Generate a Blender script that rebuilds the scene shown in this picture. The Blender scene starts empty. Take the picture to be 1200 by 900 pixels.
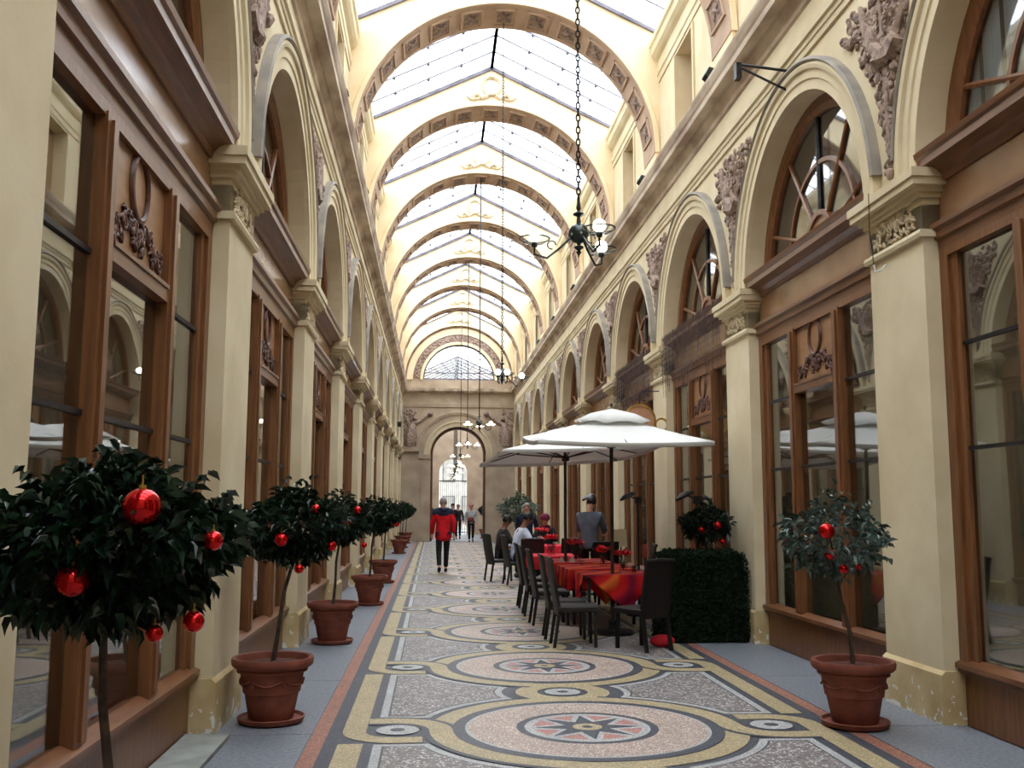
import bpy, bmesh, math, random
from mathutils import Vector, Matrix
PI = math.pi
sin, cos = math.sin, math.cos
C = bpy.context.scene.collection
S = bpy.context.scene
random.seed(7)

# ------------------------------------------------------------------ camera
cam_d = bpy.data.cameras.new('camera'); cam = bpy.data.objects.new('camera', cam_d); C.objects.link(cam)
S.camera = cam
PITCH, YAW, ROLL, FPX = .124, .0785, .0033, 1157.5
cam_d.sensor_fit = 'HORIZONTAL'; cam_d.sensor_width = 36; cam_d.lens = 36 * FPX / 1200
cam_d.clip_start = .05; cam_d.clip_end = 400
_f = Vector((sin(YAW) * cos(PITCH), cos(YAW) * cos(PITCH), sin(PITCH)))
_r = Vector((cos(YAW), -sin(YAW), 0)); _u = _r.cross(_f)
_r2 = _r * cos(ROLL) + _u * sin(ROLL); _u2 = _u * cos(ROLL) - _r * sin(ROLL)
M = Matrix((_r2, _u2, -_f)).transposed().to_4x4(); M.translation = Vector((-1.145, 0, 1.6))
cam.matrix_world = M

# ------------------------------------------------------------------ sky and exposure
w = bpy.data.worlds.new('sky'); S.world = w; w.use_nodes = True
nt = w.node_tree; nt.nodes.clear()
wo = nt.nodes.new('ShaderNodeOutputWorld'); bg = nt.nodes.new('ShaderNodeBackground')
nz = nt.nodes.new('ShaderNodeTexNoise'); rp = nt.nodes.new('ShaderNodeValToRGB')
nz.inputs['Scale'].default_value = 2.0; nz.inputs['Detail'].default_value = 4
rp.color_ramp.elements[0].color = (.80, .89, 1, 1); rp.color_ramp.elements[1].color = (1, 1, 1, 1)
nt.links.new(nz.outputs['Fac'], rp.inputs['Fac']); nt.links.new(rp.outputs['Color'], bg.inputs['Color'])
bg.inputs['Strength'].default_value = 7.6
nt.links.new(bg.outputs[0], wo.inputs[0])
S.view_settings.view_transform = 'Standard'; S.view_settings.look = 'None'; S.view_settings.gamma = 1
S.view_settings.use_curve_mapping = False
S.view_settings.exposure = 0.0

# ------------------------------------------------------------------ materials
def lin(c):
    return tuple(((v / 255) / 12.92 if v / 255 <= .04045 else ((v / 255 + .055) / 1.055) ** 2.4) for v in c) + (1,)
def mat(name, c1, c2=None, scale=4, rough=.7, bump=0, bscale=None, spec=.4, metal=0, stretch=None, detail=5, lo=.35, hi=.65, coat=0):
    m = bpy.data.materials.new(name); m.use_nodes = True; t = m.node_tree; b = t.nodes['Principled BSDF']
    b.inputs['Roughness'].default_value = rough; b.inputs['Metallic'].default_value = metal
    b.inputs['Specular IOR Level'].default_value = spec
    if coat: b.inputs['Coat Weight'].default_value = coat
    c2 = c2 or c1
    tc = t.nodes.new('ShaderNodeTexCoord'); mp = t.nodes.new('ShaderNodeMapping')
    t.links.new(tc.outputs['Object'], mp.inputs['Vector'])
    if stretch: mp.inputs['Scale'].default_value = stretch
    n = t.nodes.new('ShaderNodeTexNoise'); n.inputs['Scale'].default_value = scale; n.inputs['Detail'].default_value = detail
    t.links.new(mp.outputs[0], n.inputs['Vector'])
    r = t.nodes.new('ShaderNodeValToRGB'); r.color_ramp.elements[0].position = lo; r.color_ramp.elements[1].position = hi
    r.color_ramp.elements[0].color = lin(c1); r.color_ramp.elements[1].color = lin(c2)
    t.links.new(n.outputs['Fac'], r.inputs['Fac']); t.links.new(r.outputs['Color'], b.inputs['Base Color'])
    if bump:
        n2 = t.nodes.new('ShaderNodeTexNoise'); n2.inputs['Scale'].default_value = bscale or scale * 5; n2.inputs['Detail'].default_value = 4
        t.links.new(mp.outputs[0], n2.inputs['Vector'])
        bp = t.nodes.new('ShaderNodeBump'); bp.inputs['Strength'].default_value = bump; bp.inputs['Distance'].default_value = .01
        t.links.new(n2.outputs['Fac'], bp.inputs['Height']); t.links.new(bp.outputs[0], b.inputs['Normal'])
    return m
def mosaic(name, cols, cell=.012, rough=.5, grout=(110, 105, 98), groutw=.12):
    m = bpy.data.materials.new(name); m.use_nodes = True; t = m.node_tree; b = t.nodes['Principled BSDF']
    b.inputs['Roughness'].default_value = rough; b.inputs['Specular IOR Level'].default_value = .35
    geo = t.nodes.new('ShaderNodeNewGeometry')
    v = t.nodes.new('ShaderNodeTexVoronoi'); v.inputs['Scale'].default_value = 1 / cell
    t.links.new(geo.outputs['Position'], v.inputs['Vector'])
    sep = t.nodes.new('ShaderNodeSeparateColor'); t.links.new(v.outputs['Color'], sep.inputs[0])
    r = t.nodes.new('ShaderNodeValToRGB'); r.color_ramp.interpolation = 'CONSTANT'
    e = r.color_ramp.elements
    for i, c in enumerate(cols):
        p = i / len(cols)
        el = e[i] if i < 2 else e.new(p)
        el.position = p; el.color = lin(c)
    t.links.new(sep.outputs[0], r.inputs['Fac'])
    n = t.nodes.new('ShaderNodeTexNoise'); n.inputs['Scale'].default_value = 2.5; n.inputs['Detail'].default_value = 6
    t.links.new(geo.outputs['Position'], n.inputs['Vector'])
    mr = t.nodes.new('ShaderNodeMapRange'); mr.inputs['From Min'].default_value = .3; mr.inputs['From Max'].default_value = .7
    mr.inputs['To Min'].default_value = .82; mr.inputs['To Max'].default_value = 1.1
    t.links.new(n.outputs['Fac'], mr.inputs['Value'])
    mx = t.nodes.new('ShaderNodeMix'); mx.data_type = 'RGBA'; mx.blend_type = 'MULTIPLY'; mx.inputs[0].default_value = 1
    t.links.new(r.outputs['Color'], mx.inputs[6]); t.links.new(mr.outputs[0], mx.inputs[7])
    v2 = t.nodes.new('ShaderNodeTexVoronoi'); v2.feature = 'DISTANCE_TO_EDGE'; v2.inputs['Scale'].default_value = 1 / cell
    t.links.new(geo.outputs['Position'], v2.inputs['Vector'])
    lt = t.nodes.new('ShaderNodeMath'); lt.operation = 'LESS_THAN'; lt.inputs[1].default_value = groutw
    t.links.new(v2.outputs['Distance'], lt.inputs[0])
    mg = t.nodes.new('ShaderNodeMix'); mg.data_type = 'RGBA'
    t.links.new(lt.outputs[0], mg.inputs[0]); t.links.new(mx.outputs[2], mg.inputs[6]); mg.inputs[7].default_value = lin(grout)
    t.links.new(mg.outputs[2], b.inputs['Base Color'])
    return m
def glow(name, c, s):
    m = bpy.data.materials.new(name); m.use_nodes = True; b = m.node_tree.nodes['Principled BSDF']
    b.inputs['Base Color'].default_value = lin(c); b.inputs['Emission Color'].default_value = lin(c); b.inputs['Emission Strength'].default_value = s
    return m
def glassmat(name, tint, ior=.1, rough=.02, alpha=1.0):
    m = bpy.data.materials.new(name); m.use_nodes = True; t = m.node_tree; t.nodes.remove(t.nodes['Principled BSDF'])
    o = t.nodes['Material Output']; tr = t.nodes.new('ShaderNodeBsdfTransparent'); g = t.nodes.new('ShaderNodeBsdfGlossy')
    lw = t.nodes.new('ShaderNodeLayerWeight'); lw.inputs['Blend'].default_value = .5
    pw_ = t.nodes.new('ShaderNodeMath'); pw_.operation = 'POWER'; pw_.inputs[1].default_value = 3.5
    fr = t.nodes.new('ShaderNodeMath'); fr.operation = 'MULTIPLY_ADD'; fr.inputs[1].default_value = (1 - ior) * .95; fr.inputs[2].default_value = ior
    t.links.new(lw.outputs['Facing'], pw_.inputs[0]); t.links.new(pw_.outputs[0], fr.inputs[0])
    tr.inputs['Color'].default_value = tint; g.inputs['Roughness'].default_value = rough
    geo = t.nodes.new('ShaderNodeNewGeometry')
    n = t.nodes.new('ShaderNodeTexNoise'); n.inputs['Scale'].default_value = 1.3; n.inputs['Detail'].default_value = 1
    t.links.new(geo.outputs['Position'], n.inputs['Vector'])
    bp = t.nodes.new('ShaderNodeBump'); bp.inputs['Strength'].default_value = .05; bp.inputs['Distance'].default_value = .02
    t.links.new(n.outputs['Fac'], bp.inputs['Height']); t.links.new(bp.outputs[0], g.inputs['Normal'])
    mx = t.nodes.new('ShaderNodeMixShader')
    t.links.new(fr.outputs[0], mx.inputs[0]); t.links.new(tr.outputs[0], mx.inputs[1]); t.links.new(g.outputs[0], mx.inputs[2])
    t.links.new(mx.outputs[0], o.inputs[0])
    return m
def fabric(name, c, trans=.35):
    m = bpy.data.materials.new(name); m.use_nodes = True; t = m.node_tree; t.nodes.remove(t.nodes['Principled BSDF'])
    o = t.nodes['Material Output']; d = t.nodes.new('ShaderNodeBsdfDiffuse'); g = t.nodes.new('ShaderNodeBsdfTranslucent')
    n = t.nodes.new('ShaderNodeTexNoise'); n.inputs['Scale'].default_value = 3
    r = t.nodes.new('ShaderNodeValToRGB'); r.color_ramp.elements[0].color = lin(tuple(v * .93 for v in c)); r.color_ramp.elements[1].color = lin(c)
    t.links.new(n.outputs['Fac'], r.inputs['Fac']); t.links.new(r.outputs[0], d.inputs[0]); t.links.new(r.outputs[0], g.inputs[0])
    mx = t.nodes.new('ShaderNodeMixShader'); mx.inputs[0].default_value = trans
    t.links.new(d.outputs[0], mx.inputs[1]); t.links.new(g.outputs[0], mx.inputs[2]); t.links.new(mx.outputs[0], o.inputs[0])
    return m
STONE = mat('cream_painted_stone', (206, 190, 155), (221, 207, 174), 1.6, .75, .12, 30, spec=.2)
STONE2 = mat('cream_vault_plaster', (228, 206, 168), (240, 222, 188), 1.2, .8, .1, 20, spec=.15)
CORN = mat('weathered_cornice_stone', (150, 128, 110), (205, 188, 165), 3, .7, .25, 25, stretch=(1, .4, 1))
RELIEF = mat('mauve_brown_stucco', (112, 92, 84), (172, 150, 134), 12, .7, .3, 60, spec=.2)
RELIEFC = mat('cream_stucco', (172, 152, 122), (214, 198, 164), 9, .7, .2, 60, spec=.2)
HOOD = mat('grey_hood_moulding', (132, 126, 118), (158, 148, 134), 4, .7, .1)
PLINTH = mat('flaking_plinth_paint', (182, 158, 112), (212, 192, 150), 2.5, .8, .2, 30, spec=.2)
def flaky():
    t = PLINTH.node_tree; b = t.nodes['Principled BSDF']; src = b.inputs['Base Color'].links[0].from_socket
    g = t.nodes.new('ShaderNodeNewGeometry'); s = t.nodes.new('ShaderNodeSeparateXYZ'); t.links.new(g.outputs['Position'], s.inputs[0])
    n = t.nodes.new('ShaderNodeTexNoise'); n.inputs['Scale'].default_value = 13; n.inputs['Detail'].default_value = 6; t.links.new(g.outputs['Position'], n.inputs['Vector'])
    a = t.nodes.new('ShaderNodeMath'); a.operation = 'MULTIPLY_ADD'; a.inputs[1].default_value = -.55; a.inputs[2].default_value = .10; t.links.new(s.outputs['Z'], a.inputs[0])
    c = t.nodes.new('ShaderNodeMath'); c.operation = 'ADD'; t.links.new(a.outputs[0], c.inputs[0]); t.links.new(n.outputs['Fac'], c.inputs[1])
    d = t.nodes.new('ShaderNodeMath'); d.operation = 'GREATER_THAN'; d.inputs[1].default_value = .63; t.links.new(c.outputs[0], d.inputs[0])
    m = t.nodes.new('ShaderNodeMix'); m.data_type = 'RGBA'; t.links.new(d.outputs[0], m.inputs[0]); t.links.new(src, m.inputs[6]); m.inputs[7].default_value = lin((222, 220, 214))
    t.links.new(m.outputs[2], b.inputs['Base Color'])
flaky()
WOOD = mat('varnished_brown_wood', (104, 64, 36), (128, 82, 48), 3, .34, .08, 40, spec=.5, stretch=(9, 9, 1))
WOODH = mat('varnished_brown_wood_rail', (100, 62, 38), (124, 80, 50), 3, .32, .08, 40, spec=.5, stretch=(9, 1, 9))
WOODP = mat('lighter_brown_wood_panel', (140, 100, 66), (158, 116, 80), 2.5, .42, .05, 30, spec=.5, stretch=(1, 1, 5))
CARVE = mat('dark_carved_wood', (66, 36, 26), (104, 62, 46), 14, .45, .2, 60)
FRIEZE = mat('brown_frieze_paint', (138, 100, 70), (156, 118, 86), 2, .22, .04, 10, spec=.8)
IRON = mat('blackened_iron', (34, 33, 36), (58, 56, 58), 10, .45, .1, metal=.6)
STEEL = mat('dark_glazing_bar', (92, 88, 96), (120, 115, 122), 5, .5, metal=.3)
BRONZE = mat('dark_green_bronze', (46, 54, 54), (78, 86, 84), 8, .3, metal=.8)
GOLD = mat('gilded_metal', (190, 150, 70), (220, 184, 100), 8, .35, metal=.9)
GLASSR = glassmat('roof_glass', (.93, .95, .97, 1), .01, .1)
GLASS = glassmat('shop_window_glass', (.72, .74, .74, 1), .17, .015)
GLASSA = glassmat('fanlight_glass', (.75, .78, .8, 1), .11, .03)
GLASST = glassmat('clear_table_glass', (.9, .92, .92, 1), .04, .02)
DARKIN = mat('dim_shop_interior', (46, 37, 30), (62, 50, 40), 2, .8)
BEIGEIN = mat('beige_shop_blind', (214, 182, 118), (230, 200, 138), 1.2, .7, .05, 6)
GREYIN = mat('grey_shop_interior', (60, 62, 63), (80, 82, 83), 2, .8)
CURTAIN = mat('pale_net_curtain', (205, 212, 210), (232, 236, 234), 6, .8, stretch=(1, 6, .3))
TERRA = mat('terracotta', (112, 60, 48), (138, 80, 64), 5, .7, .25, 40, spec=.25)
SOIL = mat('potting_soil', (50, 34, 26), (112, 60, 44), 30, .9, .6, 60)
LEAF = mat('glossy_dark_leaf', (15, 30, 20), (32, 56, 36), 20, .28, spec=.5)
LEAFG = mat('grey_green_leaf', (74, 92, 78), (112, 130, 112), 14, .45, spec=.4)
HEDGE = mat('clipped_box_hedge', (14, 26, 14), (26, 46, 24), 30, .7, spec=.2)
BARK = mat('thin_brown_bark', (52, 42, 36), (82, 68, 58), 20, .8, .3, 60)
REDB = mat('shiny_red_bauble', (190, 8, 12), (205, 14, 18), 2, .1, metal=.75, spec=.8)
CHAIR = mat('dark_woven_resin', (16, 13, 12), (32, 27, 25), 60, .5, .35, 160)
TLEG = mat('black_table_frame', (20, 20, 22), (32, 32, 34), 6, .45)
UMB = fabric('white_parasol_canvas', (246, 245, 240), .16)
POLE = mat('dark_umbrella_pole', (50, 32, 24), (74, 50, 36), 6, .5, stretch=(6, 6, 1))
def clothmat():
    m = bpy.data.materials.new('red_orange_tablecloth'); m.use_nodes = True; t = m.node_tree; b = t.nodes['Principled BSDF']
    b.inputs['Roughness'].default_value = .8; b.inputs['Specular IOR Level'].default_value = .2
    geo = t.nodes.new('ShaderNodeTexCoord'); mp = t.nodes.new('ShaderNodeMapping'); mp.inputs['Rotation'].default_value = (0, 0, .78)
    wv = t.nodes.new('ShaderNodeTexWave'); wv.inputs['Scale'].default_value = .8; wv.inputs['Distortion'].default_value = 3.5; wv.inputs['Detail'].default_value = 2
    t.links.new(geo.outputs['Object'], mp.inputs[0]); t.links.new(mp.outputs[0], wv.inputs['Vector']); wv.inputs['Distortion'].default_value = 14; wv.inputs['Detail Scale'].default_value = .7
    r = t.nodes.new('ShaderNodeValToRGB'); e = r.color_ramp.elements
    e[0].color = lin((120, 12, 44)); e[1].color = lin((214, 104, 42)); e[1].position = 1.0
    x = e.new(.25); x.color = lin((186, 18, 30)); x = e.new(.82); x.color = lin((204, 34, 28))
    t.links.new(wv.outputs['Fac'], r.inputs['Fac']); t.links.new(r.outputs[0], b.inputs['Base Color'])
    return m
CLOTH = clothmat()
PINKCLOTH = mat('plain_red_tablecloth', (196, 30, 48), (222, 54, 66), 4, .8, spec=.2)
PINKFLOWER = mat('red_petals', (196, 20, 30), (226, 50, 60), 30, .7)
SKIN = mat('skin', (196, 142, 116), (210, 158, 132), 6, .55)
SKIND = mat('darker_skin', (110, 70, 50), (126, 84, 62), 6, .55)
TAUPE = mat('taupe_end_wall_paint', (160, 142, 122), (182, 164, 142), 1.4, .75, .12, 30, spec=.2)
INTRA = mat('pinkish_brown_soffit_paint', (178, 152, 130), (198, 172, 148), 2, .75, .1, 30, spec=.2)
def plain(n, c, rough=.8): return mat(n, tuple(v * .86 for v in c), c, 9, rough, .15, 60, spec=.25)
MSLATE = mosaic('slate_tesserae', [(62, 66, 76), (78, 82, 92), (92, 94, 102), (70, 74, 84)], .014, grout=(64, 66, 72))
MYELL = mosaic('ochre_tesserae', [(178, 158, 116), (196, 176, 134), (164, 144, 106), (206, 190, 152)], .014, grout=(152, 138, 108))
MWHITE = mosaic('white_tesserae', [(198, 198, 196), (214, 214, 210), (184, 186, 186)], .012, grout=(140, 140, 138))
MSPECK = mosaic('speckled_grey_tesserae', [(96, 90, 90), (196, 190, 186), (150, 142, 138), (120, 112, 112), (206, 202, 198), (136, 122, 118)], .022, grout=(112, 106, 104))
MPINK = mosaic('pale_pink_tesserae', [(214, 196, 180), (196, 172, 156), (222, 208, 196), (176, 152, 140), (208, 184, 166)], .018, grout=(150, 132, 122))
MROSE = mosaic('rose_tesserae', [(206, 142, 130), (190, 122, 112), (214, 160, 148)], .012, grout=(150, 110, 102))
MORANGE = mosaic('orange_tesserae', [(186, 120, 98), (200, 138, 114), (170, 106, 88)], .016, grout=(120, 90, 78))
PAVE = mat('blue_grey_stone_paving', (102, 107, 116), (136, 140, 146), 38, .42, .1, 60, spec=.4, detail=10)
STEPM = mat('pale_limestone_step', (128, 130, 124), (150, 152, 146), 6, .7, .1, 40)

# ------------------------------------------------------------------ mesh helpers
class MB:
    def __init__(s): s.v = []; s.f = []
    def add(s, vs, fs):
        o = len(s.v); s.v += [tuple(v) for v in vs]; s.f += [tuple(i + o for i in f) for f in fs]; return s
    def box(s, x0, x1, y0, y1, z0, z1):
        return s.add([(x0, y0, z0), (x1, y0, z0), (x1, y1, z0), (x0, y1, z0), (x0, y0, z1), (x1, y0, z1), (x1, y1, z1), (x0, y1, z1)],
                     [(0, 3, 2, 1), (4, 5, 6, 7), (0, 1, 5, 4), (1, 2, 6, 5), (2, 3, 7, 6), (3, 0, 4, 7)])
    def prism(s, poly, ax, a, b):      # poly in the other two axes (in x,y,z order)
        def P(p, t): return (t, p[0], p[1]) if ax == 0 else (p[0], t, p[1]) if ax == 1 else (p[0], p[1], t)
        n = len(poly)
        vs = [P(p, a) for p in poly] + [P(p, b) for p in poly]
        return s.add(vs, [tuple(range(n)), tuple(range(2 * n - 1, n - 1, -1))] + [(i, (i + 1) % n, n + (i + 1) % n, n + i) for i in range(n)])
    def loft(s, rings, cap=True, closed=False):
        n = len(rings[0]); vs = [p for r in rings for p in r]; fs = []
        m = len(rings)
        for k in range(m if closed else m - 1):
            a, b = k * n, ((k + 1) % m) * n
            fs += [(a + i, a + (i + 1) % n, b + (i + 1) % n, b + i) for i in range(n)]
        if cap and not closed: fs += [tuple(range(n - 1, -1, -1)), tuple(range((m - 1) * n, m * n))]
        return s.add(vs, fs)
    def tube(s, pts, r, n=8, closed=False):
        pts = [Vector(p) for p in pts]; m = len(pts)
        rs = r if isinstance(r, (list, tuple)) else [r] * m
        rings = []; up = None
        for i, p in enumerate(pts):
            if closed: t = pts[(i + 1) % m] - pts[i - 1]
            else: t = (pts[min(i + 1, m - 1)] - pts[max(i - 1, 0)])
            t = t.normalized() if t.length > 1e-9 else Vector((0, 0, 1))
            if up is None: up = Vector((0, 0, 1)) if abs(t.z) < .9 else Vector((1, 0, 0))
            a = t.cross(up)
            if a.length < 1e-6: a = t.cross(Vector((0, 1, 0)))
            a.normalize(); b = a.cross(t).normalized(); up = b
            rings.append([p + (a * cos(2 * PI * k / n) + b * sin(2 * PI * k / n)) * rs[i] for k in range(n)])
        return s.loft(rings, not closed, closed)
    def lathe(s, prof, n=20, c=(0, 0, 0), ring=False):
        rings = [[(c[0] + max(r, 1e-4) * cos(2 * PI * k / n), c[1] + max(r, 1e-4) * sin(2 * PI * k / n), c[2] + z) for k in range(n)] for r, z in prof]
        return s.loft(rings, not ring, ring)
    def ball(s, c, r, n=12, m=8, sc=(1, 1, 1)):
        rings = [[(c[0] + sc[0] * r * sin(PI * j / m) * cos(2 * PI * k / n), c[1] + sc[1] * r * sin(PI * j / m) * sin(2 * PI * k / n), c[2] - sc[2] * r * cos(PI * j / m)) for k in range(n)] for j in range(m + 1)]
        rings[0] = [tuple(Vector(p)) for p in [(c[0] + 1e-4 * cos(2 * PI * k / n), c[1] + 1e-4 * sin(2 * PI * k / n), c[2] - sc[2] * r) for k in range(n)]]
        rings[-1] = [(c[0] + 1e-4 * cos(2 * PI * k / n), c[1] + 1e-4 * sin(2 * PI * k / n), c[2] + sc[2] * r) for k in range(n)]
        return s.loft(rings)
    def flat(s, poly, z):
        n = len(poly); return s.add([(p[0], p[1], z) for p in poly], [tuple(range(n))])
    def strip(s, pts, w0, w1, z):      # flat band along a 2D path, offsets w0..w1 to the left
        m = len(pts); L = []; R = []
        for i in range(m):
            a = Vector(pts[max(i - 1, 0)]); b = Vector(pts[min(i + 1, m - 1)]); t = (b - a).normalized(); nrm = Vector((-t.y, t.x)); p = Vector(pts[i])
            L.append(p + nrm * w0); R.append(p + nrm * w1)
        return s.add([(p.x, p.y, z) for p in L] + [(p.x, p.y, z) for p in R], [(i, i + 1, m + i + 1, m + i) for i in range(m - 1)])
    def ring2d(s, c, r0, r1, z, n=64, a0=0, a1=2 * PI):
        vs = []; full = abs(a1 - a0 - 2 * PI) < 1e-6; m = n if full else n + 1
        for i in range(m):
            a = a0 + (a1 - a0) * i / n
            vs += [(c[0] + r0 * cos(a), c[1] + r0 * sin(a), z), (c[0] + r1 * cos(a), c[1] + r1 * sin(a), z)]
        return s.add(vs, [(2 * i, 2 * i + 1, 2 * ((i + 1) % m) + 1, 2 * ((i + 1) % m)) for i in range(m if full else m - 1)])
    def mirx(s, sg):
        if sg < 0: s.v = [(-x, y, z) for x, y, z in s.v]
        return s
    def move(s, d): s.v = [(x + d[0], y + d[1], z + d[2]) for x, y, z in s.v]; return s
    def xf(s, m): s.v = [tuple(m @ Vector(p)) for p in s.v]; return s
    def mesh(s, name, m, smooth=False, mats=None, up=False):
        me = bpy.data.meshes.new(name); me.from_pydata(s.v, [], s.f)
        bm = bmesh.new(); bm.from_mesh(me)
        if up:
            for f in bm.faces:
                if f.normal.z < 0: f.normal_flip()
        else: bmesh.ops.recalc_face_normals(bm, faces=bm.faces)
        bm.to_mesh(me); bm.free()
        me.materials.append(m)
        if smooth:
            me.polygons.foreach_set('use_smooth', [True] * len(me.polygons))
            try: me.set_sharp_from_angle(angle=.7)
            except Exception: pass
        me.update(); return me
    def obj(s, name, m, parent=None, smooth=False, up=False, loc=None):
        return link(name, s.mesh(name, m, smooth, up=up), parent, loc)
def link(name, me, parent=None, loc=None, rz=0):
    o = bpy.data.objects.new(name, me); C.objects.link(o)
    if parent: o.parent = parent
    if loc: o.location = loc
    if rz: o.rotation_euler = (0, 0, rz)
    return o
def tag(o, label, cat, group=None, kind=None):
    if label: o['label'] = label
    if cat: o['category'] = cat
    if group: o['group'] = group
    if kind: o['kind'] = kind
    return o
def struct(o): o['kind'] = 'structure'; return o
def thing(name, label, cat, loc=(0, 0, 0), rz=0, group=None):
    return tag(link(name, None, None, loc, rz), label, cat, group)
def clone(root, loc=None, rz=None, label=None, group=None):
    r = root.copy(); C.objects.link(r)
    if loc: r.location = loc
    if rz is not None: r.rotation_euler = (0, 0, rz)
    if label: r['label'] = label
    if group: r['group'] = group
    for ch in list(root.children):
        c = ch.copy(); C.objects.link(c); c.parent = r
        for g in list(ch.children):
            d = g.copy(); C.objects.link(d); d.parent = c
    return r
def sweepY(prof, y0, y1, sg=1):        # profile (u,z) along Y
    return MB().prism(prof, 1, y0, y1).mirx(sg)
def sweepArc(prof, cy, cz, a0, a1, n, plane='YZ', sg=1, mb=None):
    rings = []
    for i in range(n + 1):
        a = a0 + (a1 - a0) * i / n
        if plane == 'YZ': rings.append([(u, cy + r * cos(a), cz + r * sin(a)) for r, u in prof])
        else: rings.append([(cy + r * cos(a), u, cz + r * sin(a)) for r, u in prof])
    return (mb or MB()).loft(rings).mirx(sg) if mb is None else mb.loft(rings)

# ------------------------------------------------------------------ architecture
P, WP, Y1 = 4.374, .95, 7.335
def YK(k): return Y1 + (k - 1) * P
J0, J1 = -2, 10                       # first and last pilaster
YA, YE = YK(J0), 47.0                 # back and end of the hall
UF, UW = 2.69, 2.83                   # wall face, shopfront plane
ZS, RA = 4.26, 1.712                  # springing, arch radius

# floor: paving, mosaic
floor = struct(MB().box(-3.2, 3.2, YA, 75, -.12, -.008).obj('floor', PAVE))
fb = MB()
def fpart(name, mb, m): return mb.obj(name, m, floor, up=True)
fpart('mosaic_ground', MB().flat([(-1.87, YA), (1.87, YA), (1.87, YE), (-1.87, YE)], -.004), MSLATE)
for sg in (-1, 1):
    fpart('orange_border', MB().flat([(sg * 1.87, YA), (sg * 1.98, YA), (sg * 1.98, YE), (sg * 1.87, YE)], -.003), MORANGE)
# paving slabs beside the mosaic, with fine joints
slab_me = {}
for sg in (-1, 1):
    slab_me[sg] = MB().box(min(sg * 1.985, sg * 2.82), max(sg * 1.985, sg * 2.82), .004, P / 2 - .004, -.01, 0).mesh('paving_slab', PAVE)
    for i in range(2 * (J1 - J0) + 1):
        if YK(J0) + i * P / 2 < YE - 1: link('paving_slab', slab_me[sg], floor, (0, YK(J0) + i * P / 2, 0))
MP, MY = 2.814, 7.422
def arc(c, r, a0, a1, n): return [(c[0] + r * cos(a0 + (a1 - a0) * i / n), c[1] + r * sin(a0 + (a1 - a0) * i / n)) for i in range(n + 1)]
def rot180(pts): return [(-x, -y) for x, y in pts]
def inset(poly, d):                    # inset a ccw polygon
    n = len(poly); out = []
    for i in range(n):
        a, b, c = Vector(poly[i - 1]), Vector(poly[i]), Vector(poly[(i + 1) % n])
        t1 = (b - a).normalized(); t2 = (c - b).normalized()
        n1 = Vector((-t1.y, t1.x)); n2 = Vector((-t2.y, t2.x)); m = (n1 + n2)
        m = m.normalized() if m.length > 1e-6 else n1
        out.append(tuple(b + m * d / max(.5, m.dot(n1))))
    return out
# left panel between medallion 0 (origin) and medallion MP, in unit coordinates, ccw
RP = 1.225
def side_panel():
    a0 = PI - math.asin(.42 / RP); a_end = math.radians(112)
    lo = arc((0, 0), RP, a0, a_end, 20)                       # bottom right edge up to the tip
    tipc = (0, MP / 2)
    lo = [p for p in lo if (Vector(p) - Vector(tipc)).length > .5]
    hi = [(x, MP - y) for x, y in reversed(lo)]
    t0 = math.atan2(lo[-1][1] - tipc[1], lo[-1][0]); t1 = math.atan2(hi[0][1] - tipc[1], hi[0][0])
    if t0 < 0: t0 += 2 * PI
    if t1 < 0: t1 += 2 * PI
    tip = arc(tipc, (Vector(lo[-1]) - Vector(tipc)).length, t0, t1, 6)[1:-1]
    return [(-1.53, MP - .42), (-1.53, .42)] + lo + tip + hi
pp = side_panel()
mbw = MB().flat(pp, -.0015); mbd = MB().flat(inset(pp, .06), -.0005); mbs = MB().flat(inset(pp, .075), .0005)
def border_poly():                      # ochre border of the left side with its curl under the small circle
    c = (-1.38, 0)
    out = [(-1.60, MP - .40), (-1.77, MP - .40), (-1.77, -.02)]
    out += arc((-1.40, -.02), .37, PI, PI * 1.5, 8) + [(-1.20, -.385), (-1.20, -.215)]
    out += arc((-1.42, -.03), .185, PI * 1.5, PI, 6)
    return out
bl = border_poly()
mby = MB().add([(x, y, 0) for x, y in bl], [tuple(range(len(bl)))])
def catmull(pts, n=8):
    out = []
    P_ = [pts[0]] + pts + [pts[-1]]
    for i in range(1, len(P_) - 2):
        for k in range(n):
            t = k / n; a, b, c, d = (Vector(q) for q in P_[i - 1:i + 3])
            out.append(tuple(.5 * ((2 * b) + (c - a) * t + (2 * a - 5 * b + 4 * c - d) * t * t + (3 * b - a - 3 * c + d) * t ** 3)))
    return out + [tuple(pts[-1])]
SB = catmull([(-1.60, .30), (-1.38, .305), (-1.20, .24), (-1.085, .08), (-1.06, -.15)] + arc((0, 0), 1.075, PI + .3, PI + 1.35, 10))
mb_sd = MB().strip(SB, -.13, .13, .0012); mb_sy = MB().strip(SB, -.085, .085, .0022)
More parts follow.
